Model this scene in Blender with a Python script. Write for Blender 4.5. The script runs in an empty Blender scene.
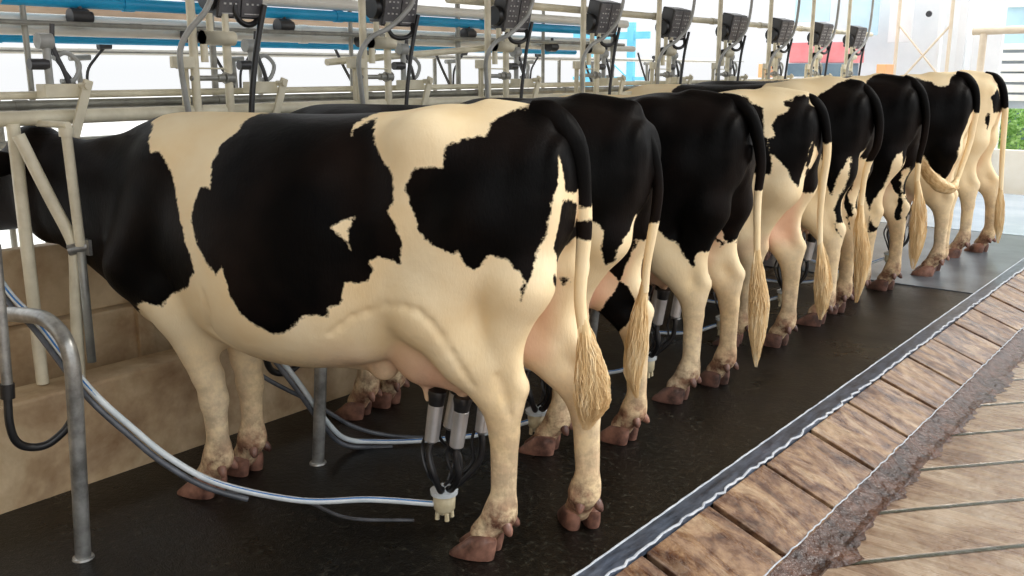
import bpy, bmesh, math, random
import numpy as np
from mathutils import Vector, Matrix
# ------------------------------------------------------------------ cow body as a blended field
def smin(a, b, k):
    h = np.maximum(k - np.abs(a - b), 0) / k
    return np.minimum(a, b) - h*h*k*.25
class Field:
    def __init__(s, lo, hi, h):
        s.h = h; s.lo = np.array(lo, np.float32)
        s.n = [int(math.ceil((hi[i]-lo[i])/h))+1 for i in range(3)]
        s.ax = [(lo[i] + h*np.arange(s.n[i])).astype(np.float32) for i in range(3)]
        s.V = np.full(s.n, .25, np.float32)
    def sub(s, lo, hi):
        r = []
        for i in range(3):
            a = max(0, int((lo[i]-s.lo[i])/s.h)); b = min(s.n[i], int((hi[i]-s.lo[i])/s.h)+2)
            if b <= a: return None
            r.append(slice(a, b))
        return tuple(r)
    def cone(s, a, b, ra, rb, k=.05, flat=1.0, sign=1):
        a = np.array(a, float); b = np.array(b, float); m = max(ra, rb)*max(1, 1/flat) + k + .05
        q = s.sub(np.minimum(a, b)-m, np.maximum(a, b)+m)
        if q is None: return
        X, Y, Z = np.meshgrid(s.ax[0][q[0]], s.ax[1][q[1]], s.ax[2][q[2]], indexing='ij', sparse=True)
        d = b-a; fy = flat
        dd = d[0]**2 + (d[1]*fy)**2 + d[2]**2 + 1e-9
        px, py, pz = X-a[0], (Y-a[1])*fy, Z-a[2]
        t = np.clip((px*d[0] + py*d[1]*fy + pz*d[2])/dd, 0, 1)
        D = np.sqrt((px-t*d[0])**2 + (py-t*d[1]*fy)**2 + (pz-t*d[2])**2) - (ra + (rb-ra)*t)
        if sign > 0: s.V[q] = smin(s.V[q], D, k)
        else: s.V[q] = -smin(-s.V[q], D, k)
    def ball(s, c, r, k=.05, sign=1):
        c = np.array(c, float); r = np.array(r if hasattr(r, '__len__') else (r, r, r), float)
        m = r + k + .05; q = s.sub(c-m, c+m)
        if q is None: return
        X, Y, Z = np.meshgrid(s.ax[0][q[0]], s.ax[1][q[1]], s.ax[2][q[2]], indexing='ij', sparse=True)
        D = (np.sqrt(((X-c[0])/r[0])**2 + ((Y-c[1])/r[1])**2 + ((Z-c[2])/r[2])**2) - 1)*r.min()
        if sign > 0: s.V[q] = smin(s.V[q], D, k)
        else: s.V[q] = -smin(-s.V[q], D, k)
    def loft(s, st, k=.05):
        st = np.array(st, float); x0, x1 = st[0, 0], st[-1, 0]
        q = s.sub((x0, -1, 0), (x1, 1, 2))
        xs = s.ax[0][q[0]]
        def cub(col):
            f = st[:, col]; g = np.gradient(f, st[:, 0])
            i = np.clip(np.searchsorted(st[:, 0], xs)-1, 0, len(st)-2)
            hh = st[i+1, 0]-st[i, 0]; t = np.clip((xs-st[i, 0])/hh, 0, 1)
            return ((2*t**3-3*t**2+1)*f[i] + (t**3-2*t**2+t)*hh*g[i] + (-2*t**3+3*t**2)*f[i+1] + (t**3-t**2)*hh*g[i+1])
        T, B, W, C = (cub(c)[:, None, None] for c in (1, 2, 3, 4))
        Y = s.ax[1][q[1]][None, :, None]; Z = s.ax[2][q[2]][None, None, :]
        zc = B + (T-B)*C
        hz = np.where(Z > zc, T-zc, zc-B); hz = np.maximum(hz, .02); W = np.maximum(W, .02)
        p = np.where(Z > zc, 2.15, 2.25)
        r = ((np.abs(Y)/W)**p + (np.abs(Z-zc)/hz)**p)**(1/p)
        D = ((r-1)*np.maximum(np.minimum(W, hz), .05)).astype(np.float32)
        s.V[q] = smin(s.V[q], D, k)
    def mesh(s):
        V = s.V; n = V.shape; inside = V < 0
        c = np.zeros((n[0]-1, n[1]-1, n[2]-1), np.uint8)
        for i in (0, 1):
            for j in (0, 1):
                for k in (0, 1):
                    c += inside[i:n[0]-1+i, j:n[1]-1+j, k:n[2]-1+k]
        act = np.argwhere((c > 0) & (c < 8))
        idx = -np.ones(c.shape, np.int64); idx[tuple(act.T)] = np.arange(len(act))
        P = np.zeros((len(act), 3)); N = np.zeros(len(act))
        cor = [(i, j, k) for i in (0, 1) for j in (0, 1) for k in (0, 1)]
        val = {o: V[act[:, 0]+o[0], act[:, 1]+o[1], act[:, 2]+o[2]] for o in cor}
        for a in cor:
            for ax in range(3):
                if a[ax] == 0:
                    b = list(a); b[ax] = 1; b = tuple(b)
                    va, vb = val[a], val[b]; m = (va < 0) != (vb < 0)
                    t = np.where(m, va/(va-vb+1e-12), 0)
                    pa = np.array(a, float)[None].repeat(len(act), 0); pa[:, ax] += t
                    P[m] += pa[m]; N[m] += 1
        P = (act + P/N[:, None])*s.h + s.lo
        F = []
        for ax in range(3):
            u, v = (ax+1) % 3, (ax+2) % 3
            sl0 = [slice(None)]*3; sl1 = [slice(None)]*3
            sl0[ax] = slice(0, n[ax]-1); sl1[ax] = slice(1, n[ax])
            for w in (u, v): sl0[w] = slice(1, n[w]-1); sl1[w] = slice(1, n[w]-1)
            A = inside[tuple(sl0)]; B = inside[tuple(sl1)]
            for flip, M in ((False, A & ~B), (True, B & ~A)):
                e = np.argwhere(M)
                if not len(e): continue
                e[:, u] += 1; e[:, v] += 1
                def cell(du, dv):
                    w = e.copy(); w[:, u] += du; w[:, v] += dv
                    return idx[w[:, 0], w[:, 1], w[:, 2]]
                q = np.stack([cell(-1, -1), cell(0, -1), cell(0, 0), cell(-1, 0)], 1)
                if flip: q = q[:, ::-1]
                F.append(q)
        F = np.concatenate(F)
        # light smoothing (keeps the volume, takes the stair steps off)
        E = np.concatenate([F[:, [0, 1]], F[:, [1, 2]], F[:, [2, 3]], F[:, [3, 0]]]); m = len(P)
        for lam in (.5, -.52, .5, -.52):
            S = np.zeros_like(P); cnt = np.zeros(m)
            for d in range(3):
                S[:, d] = np.bincount(E[:, 0], P[E[:, 1], d], m) + np.bincount(E[:, 1], P[E[:, 0], d], m)
            cnt = np.bincount(E[:, 0], minlength=m) + np.bincount(E[:, 1], minlength=m)
            P = P + lam*(S/np.maximum(cnt, 1)[:, None] - P)
        return P, F
STN = [  # x, top, bottom, half width, height share of the widest point
 (-.165, 1.18, 1.08, .02, .5), (-.15, 1.26, 1.03, .10, .55), (-.10, 1.33, .97, .16, .6), (0., 1.375, .86, .20, .62), (.14, 1.395, .74, .24, .66),
 (.27, 1.40, .66, .265, .68), (.42, 1.378, .60, .275, .52), (.56, 1.368, .556, .325, .45), (.72, 1.362, .532, .36, .43), (.88, 1.362, .536, .355, .44),
 (1.04, 1.362, .562, .31, .48), (1.2, 1.362, .60, .25, .52), (1.34, 1.352, .62, .215, .52), (1.44, 1.322, .63, .185, .5), (1.53, 1.288, .665, .16, .5),
 (1.62, 1.27, .715, .14, .5), (1.75, 1.253, .79, .12, .5), (1.88, 1.27, .85, .112, .5), (2.0, 1.28, .89, .10, .5), (2.06, 1.2, 1.0, .03, .5)]
def cow_field(rl=(.0, .105), rr=(.0, -.105), fl=(.0, .10), fr=(.0, -.10), h=.0125, head=(0, 0), wide=1.0, lean=0.0, udder=1.0, crease=(), turn=(.08, -.3, .08, -.15)):
    """rl/rr/fl/fr: forward shift and side place of each hoof"""
    F = Field((-.34, -.46, .0), (2.68, .46, 1.52), h)
    F.loft([(x, t, b, w*wide, c) for x, t, b, w, c in STN], .03)
    for s, (hx, hy), tn in ((1, rl, turn[0]), (-1, rr, turn[1])):
        def J(x, y, z, w):     # joint dragged with the hoof by weight w
            return (x + hx*w, y*s*(1-w) + hy*w, z)
        F.ball((.255, s*.185*wide, 1.315), (.07, .05, .05), .10)
        F.ball((-.115, s*.085, 1.21), (.045, .045, .06), .06)
        F.cone(J(.10, .125, 1.08, 0), J(.25, .165, .80, .15), .155, .115, .07)
        F.cone(J(-.045, .10, 1.12, 0), J(-.025, .125, .90, .1), .092, .095, .06)
        F.cone(J(-.025, .125, .90, .1), J(.045, .12, .66, .5), .093, .062, .05)
        F.cone(J(.24, .16, .82, .15), J(.14, .145, .66, .45), .11, .085, .06)
        F.cone(J(.14, .145, .68, .45), J(.02, .12, .50, .85), .088, .052, .05)
        F.cone(J(.005, .12, .70, .5), J(-.038, .12, .565, .8), .038, .028, .035)
        F.cone(J(-.038, .12, .57, .8), J(-.015, .12, .50, .85), .03, .036, .03)
        F.cone(J(.012, .12, .515, .85), J(.006, .12, .42, .92), .05, .04, .04, 1.15)
        F.cone(J(.006, .12, .44, .92), J(.008, .12, .20, 1), .043, .036, .03, 1.1)
        F.cone(J(-.022, .12, .42, .92), J(-.012, .12, .20, 1), .02, .02, .02)
        F.ball(J(.014, .12, .15, 1), (.051, .045, .05), .04)
        F.cone((.018+hx, hy, .14), (.018+hx+.052*math.cos(tn), hy+.052*math.sin(tn), .068), .041, .046, .03)
        F.cone(J(.37, .17, .84, .1), J(.50, .13, .66, 0), .035, .03, .08)
    for s, (hx, hy), tn in ((1, fl, turn[2]), (-1, fr, turn[3])):
        def J(x, y, z, w): return (x + hx*w, y*s*(1-w) + hy*w, z)
        F.cone(J(1.22, .12, 1.18, 0), J(1.40, .15, .84, 0), .11, .09, .09)
        F.cone(J(1.40, .15, .84, 0), J(1.24, .155, .72, .1), .09, .09, .07)
        F.cone(J(1.235, .15, .74, .1), J(1.165, .13, .46, .7), .098, .05, .05)
        F.cone(J(1.15, .12, .45, .75), J(1.14, .12, .365, .85), .05, .047, .03)
        F.cone(J(1.14, .12, .37, .85), J(1.135, .12, .20, 1), .044, .039, .03, 1.05)
        F.ball(J(1.14, .12, .15, 1), (.053, .046, .052), .04)
        F.cone((1.142+hx, hy, .14), (1.142+hx+.048*math.cos(tn), hy+.048*math.sin(tn), .068), .043, .046, .03)
    F.cone((1.40, 0, .72), (1.18, 0, .63), .10, .09, .08)
    F.cone((1.52, 0, .76), (1.42, 0, .66), .05, .055, .06)
    # udder and navel fold
    F.ball((.29, 0, .70), (.20*udder, .165*udder, .185*udder), .025)
    for s in (1, -1):
        F.ball((.34, s*.06, .635), (.09, .065, .11*udder), .04)
        F.ball((.20, s*.065, .63), (.09, .065, .115*udder), .04)
        F.cone((.33, s*.055, .57), (.325, s*.055, .47), .016, .011, .02)
        F.cone((.20, s*.06, .55), (.195, s*.06, .46), .016, .011, .02)
    F.ball((.50, .03, .545), (.045, .035, .04), .03)
    F.cone((.50, 0, .56), (.70, 0, .54), .03, .02, .05)
    # tail head
    F.cone((.12, 0, 1.375), (-.07, 0, 1.355), .035, .036, .06)
    # groove between the hams, hollow before the hook, throat
    F.cone((-.19, 0, 1.10), (-.11, 0, .84), .022, .045, .035, 1, -1)
    F.cone((-.11, 0, .84), (.0, 0, .66), .045, .05, .035, 1, -1)
    for s in (1, -1):
        F.ball((.43, s*.42, 1.19), (.13, .165, .12), .10, sign=-1)
    for path, r, k in crease:
        for a, b in zip(path, path[1:]): F.cone(a, b, r, r, k, 1, -1)
    # head
    hz, hy = head
    def Hd(x, y, z): return (x, y + hy*(x-1.9), z + hz*(x-1.9))
    F.cone(Hd(2.0, 0, 1.13), Hd(2.22, 0, 1.05), .135, .115, .06, 1.35)
    F.cone(Hd(2.2, 0, 1.05), Hd(2.47, 0, .95), .10, .075, .05, 1.15)
    F.cone(Hd(2.02, 0, 1.00), Hd(2.3, 0, .93), .085, .05, .06, 1.2)
    F.ball(Hd(2.49, 0, .935), (.07, .075, .065), .04)
    F.ball(Hd(2.02, 0, 1.235), (.06, .07, .05), .05)
    for s in (1, -1):
        F.ball(Hd(2.15, s*.085, 1.10), (.04, .03, .035), .03)
        F.ball(Hd(1.99, s*.19, 1.17), (.03, .10, .05), .02)
        F.ball(Hd(2.01, s*.2, 1.17), (.02, .075, .03), .015, sign=-1)
        F.ball(Hd(2.535, s*.04, .95), (.02, .018, .018), .012, sign=-1)
    return F
def uvz(P):
    x, y, z = P[:, 0], P[:, 1], P[:, 2]
    t = np.clip((.06-x)/.17, 0, 1); g = t*t*(3-2*t)
    return np.stack([x - np.clip(.16-np.abs(y), 0, .16)*g*1.3, z], 1)
def poly_sd(Q, poly):
    """signed distance, positive inside"""
    A = np.array(poly, float); B = np.roll(A, -1, 0)
    best = np.full(len(Q), 9.); ins = np.zeros(len(Q), bool)
    for a, b in zip(A, B):
        d = b-a; t = np.clip(((Q-a)@d)/(d@d+1e-12), 0, 1)
        e = Q-a-t[:, None]*d; best = np.minimum(best, np.sqrt((e*e).sum(1)))
        c = (a[1] > Q[:, 1]) != (b[1] > Q[:, 1])
        if abs(b[1]-a[1]) > 1e-12:
            ins ^= c & (Q[:, 0] < d[0]*(Q[:, 1]-a[1])/(b[1]-a[1]) + a[0])
    return np.where(ins, best, -best)
def coat_value(P, pat):
    Q = uvz(P); out = []
    for side in ('L', 'R'):
        s = np.full(len(Q), -.2)
        for col, sd, poly in pat:
            if sd not in (side, 'B'): continue
            d = poly_sd(Q, poly)
            s = np.maximum(s, d) if col == 'k' else np.minimum(s, -d)
        out.append(s)
    return np.where(P[:, 1] > -.004, out[0], out[1])
# coat markings of each cow: colour, side, outline in (length along the body, height)
PAT = [[('k','B',[(1.3,1.6),(1.343,1.328),(1.282,1.307),(1.222,1.242),(1.186,1.246),(1.153,1.214),(1.124,1.184),(1.099,1.13),(1.076,1.082),(1.056,1.035),(1.027,0.96),(1.005,0.915),(1.0,0.883),(1.06,0.823),(1.171,0.779),(1.209,0.737),(1.286,0.747),(1.489,0.641),(1.52,0.666),(1.65,0.6),(2.9,0.4),(2.9,1.6)]),('k','B',[(0.87,1.372),(0.929,1.362),(0.929,1.344),(0.917,1.31),(0.952,1.272),(0.946,1.197),(0.931,1.148),(0.977,1.145),(0.994,1.096),(1.003,1.043),(0.972,0.979),(0.921,0.917),(0.887,0.886),(0.858,0.927),(0.844,0.877),(0.833,0.826),(0.81,0.773),(0.779,0.749),(0.703,0.715),(0.651,0.729),(0.599,0.781),(0.534,0.782),(0.523,0.812),(0.488,0.817),(0.472,0.881),(0.474,0.887),(0.404,0.891),(0.382,0.929),(0.395,0.953),(0.363,0.969),(0.296,0.956),(0.286,1.024),(0.31,1.07),(0.335,1.108),(0.311,1.132),(0.318,1.171),(0.324,1.21),(0.376,1.257),(0.409,1.292),(0.46,1.358),(0.488,1.344),(0.507,1.328),(0.499,1.309),(0.509,1.314),(0.52,1.341),(0.491,1.37),(0.52,1.6),(0.9,1.6)]),('w','L',[(0.506,1.053),(0.47,1.072),(0.44,1.084),(0.46,1.042),(0.444,0.981),(0.472,1.024)]),('k','B',[(-0.09,1.393),(-0.026,1.396),(0.029,1.385),(0.066,1.356),(0.057,1.32),(0.118,1.312),(0.154,1.294),(0.166,1.231),(0.206,1.238),(0.254,1.223),(0.27,1.18),(0.258,1.127),(0.228,1.058),(0.207,1.034),(0.153,1.013),(0.115,0.995),(0.105,1.01),(0.094,0.981),(0.065,0.951),(0.039,0.975),(0.024,0.996),(0.001,0.987),(-0.026,0.982),(-0.057,0.949),(-0.073,0.938),(-0.077,0.919),(-0.085,0.938),(-0.096,0.975),(-0.111,1.034),(-0.125,1.098),(-0.141,1.165),(-0.169,1.192),(-0.173,1.23),(-0.182,1.267),(-0.5,1.22),(-0.5,1.6),(-0.02,1.6)]),('k','L',[(-0.075,0.916),(-0.065,0.899),(-0.062,0.863),(-0.072,0.881),(-0.08,0.907)]),('k','L',[(-0.203,1.148),(-0.192,1.117),(-0.182,1.063),(-0.17,1.008),(-0.223,0.946),(-0.255,0.925),(-0.5,0.9),(-0.5,1.1)]),('k','R',[(-0.5,1.12),(-0.5,0.88),(-0.33,0.88),(-0.3,1.0),(-0.33,1.1)]),('k','B',[(-0.5,1.4),(-0.5,1.16),(-0.22,1.16),(-0.16,1.4)]),('w','B',[(-0.5,1.165),(-0.33,1.165),(-0.325,1.06),(-0.5,1.03)]),('k','L',[(-0.179,0.936),(-0.239,0.903),(-0.214,0.866),(-0.167,0.912)]),('k','R',[(-0.23,0.88),(-0.242,0.882),(-0.233,0.862),(-0.219,0.859)])],[('k','L',[(2.8,0.6),(2.8,1.7),(-0.5,1.7),(-0.5,1.0),(-0.277,0.966),(-0.211,0.984),(-0.106,0.909),(-0.067,0.816),(-0.039,0.806),(-0.037,0.869),(-0.043,0.935),(-0.018,0.959),(0.02,0.984),(0.107,0.968),(0.7,0.6)]),('k','R',[(2.8,0.6),(2.8,1.7),(-0.5,1.7),(-0.5,0.8),(-0.224,0.865),(-0.166,0.8),(-0.117,0.742),(-0.071,0.683),(0.004,0.625),(0.081,0.549),(0.062,0.511),(0.001,0.45),(-0.127,0.518),(-0.167,0.548),(-0.166,0.583),(-0.131,0.673),(0.1,0.78),(0.6,0.6)])],[('k','L',[(2.8,0.6),(2.8,1.7),(-0.5,1.7),(-0.5,0.72),(-0.017,0.718),(0.001,0.644),(0.028,0.689),(0.063,0.744),(0.114,0.768),(0.151,0.819),(0.19,0.845),(0.6,0.6)]),('k','R',[(2.8,0.6),(2.8,1.7),(-0.5,1.7),(-0.5,0.72),(-0.025,0.728),(-0.066,0.818),(-0.108,0.768),(-0.063,0.701),(-0.095,0.716),(-0.124,0.734),(0.1,0.74),(0.6,0.6)])],[('k','L',[(0.197,1.375),(0.147,1.336),(0.092,1.311),(0.074,1.243),(0.066,1.179),(0.045,1.165),(0.029,1.106),(0.013,1.051),(0.019,0.978),(0.069,0.982),(0.151,0.99),(0.195,1.008),(0.219,1.088),(0.243,1.169),(0.265,1.249),(0.221,1.313)]),('k','L',[(0.001,1.346),(-0.083,1.35),(-0.107,1.37),(-0.189,1.375),(-0.266,1.365),(-0.247,1.33),(-0.308,1.31),(-0.5,1.3),(-0.5,1.02),(-0.193,1.149),(-0.167,1.105),(-0.16,1.043),(-0.122,0.947),(-0.105,0.912),(-0.092,0.938),(-0.07,0.964),(-0.059,1.005),(-0.026,1.046),(0.019,1.091),(0.039,1.15),(0.012,1.18),(0.033,1.224),(0.02,1.277),(-0.029,1.297),(-0.045,1.312),(-0.008,1.326)]),('k','R',[(-0.5,1.3),(-0.5,0.95),(-0.34,0.88),(-0.22,0.86),(-0.16,0.92),(0.1,1.0),(0.1,1.3)]),('k','L',[(0.197,1.375),(0.259,1.369),(1.0,1.2),(1.9,1.3),(1.8,0.7),(0.265,1.249),(0.221,1.313)]),('k','B',[(-0.247,1.188),(-0.167,1.105),(-0.168,1.027),(-0.242,1.003),(-0.315,1.005),(-0.225,0.972),(-0.181,0.969),(-0.234,1.088)])],[('k','L',[(0.095,1.303),(0.067,1.335),(0.034,1.362),(0.027,1.378),(-0.051,1.395),(-0.156,1.405),(0.1,1.7),(-0.5,1.7),(-0.5,1.05),(-0.113,0.981),(-0.103,0.97),(-0.076,0.894),(-0.045,0.813),(-0.03,0.749),(-0.007,0.811),(0.011,0.86),(0.026,0.938),(0.035,1.017),(0.048,1.099),(0.075,1.179)]),('k','R',[(-0.5,1.7),(-0.5,1.0),(-0.119,0.932),(-0.108,0.848),(-0.069,0.766),(-0.045,0.681),(-0.063,0.597),(-0.098,0.525),(-0.038,0.604),(-0.096,0.612),(-0.085,0.734),(0.1,0.8),(0.3,1.0),(0.2,1.7)]),('k','B',[(1.029,1.412),(1.036,1.34),(1.0,0.7),(0.6,0.8),(0.454,1.324),(0.465,1.363),(0.478,1.403),(0.45,1.7),(0.95,1.7)]),('k','B',[(-0.204,1.154),(-0.149,1.068),(-0.113,0.981),(-0.119,0.932),(-0.108,0.848),(-0.069,0.766),(-0.045,0.686),(-0.063,0.597),(-0.098,0.525),(-0.045,0.604),(-0.096,0.612),(-0.085,0.734),(-0.185,0.841),(-0.217,0.923),(-0.218,1.003)])],[('k','L',[(0.142,1.375),(0.132,1.405),(0.079,1.423),(0.1,1.7),(-0.5,1.7),(-0.5,1.05),(-0.101,0.942),(-0.087,0.894),(-0.028,0.726),(0.035,0.614),(0.029,0.442),(-0.035,0.453),(0.009,0.488),(0.029,0.537),(0.076,0.704),(0.101,0.827),(0.105,0.954),(0.116,1.076),(0.141,1.196),(0.129,1.286)]),('k','R',[(-0.5,1.7),(-0.5,1.0),(-0.148,0.802),(-0.114,0.742),(-0.097,0.676),(-0.064,0.603),(-0.061,0.512),(-0.087,0.48),(-0.115,0.494),(-0.105,0.617),(0.1,0.9),(0.3,1.7)]),('k','B',[(0.29,1.423),(0.217,1.351),(0.6,0.4),(2.8,0.4),(2.8,1.7),(0.4,1.7)]),('k','B',[(-0.153,1.08),(-0.115,0.959),(-0.151,0.796),(-0.114,0.742),(-0.097,0.676),(-0.064,0.603),(-0.061,0.512),(-0.087,0.48),(-0.102,0.493),(-0.095,0.615),(-0.11,0.733),(-0.164,0.878),(-0.27,0.977)])],[('k','L',[(0.206,1.382),(0.097,1.349),(0.047,1.317),(-0.031,1.33),(-0.064,1.382),(-0.181,1.409),(-0.298,1.402),(-0.02,1.6),(-0.5,1.6),(-0.5,1.22),(-0.254,1.133),(-0.142,0.989),(-0.114,0.884),(-0.15,0.752),(-0.068,0.693),(0.04,0.767),(0.086,0.857),(0.5,0.8),(2.8,0.5),(2.8,1.3)])],[('k','L',[(-0.121,1.221),(-0.232,1.285),(-0.364,1.108),(-0.162,1.104)]),('k','L',[(-0.106,1.112),(-0.124,1.097),(-0.13,1.024),(-0.117,0.98),(-0.1,1.039)]),('k','B',[(-0.5,1.35),(-0.5,1.1),(-0.3,1.14),(-0.26,1.3)]),('k','L',[(2.8,0.6),(2.8,1.4),(1.7,1.3),(1.3,0.7)])]]
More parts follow.
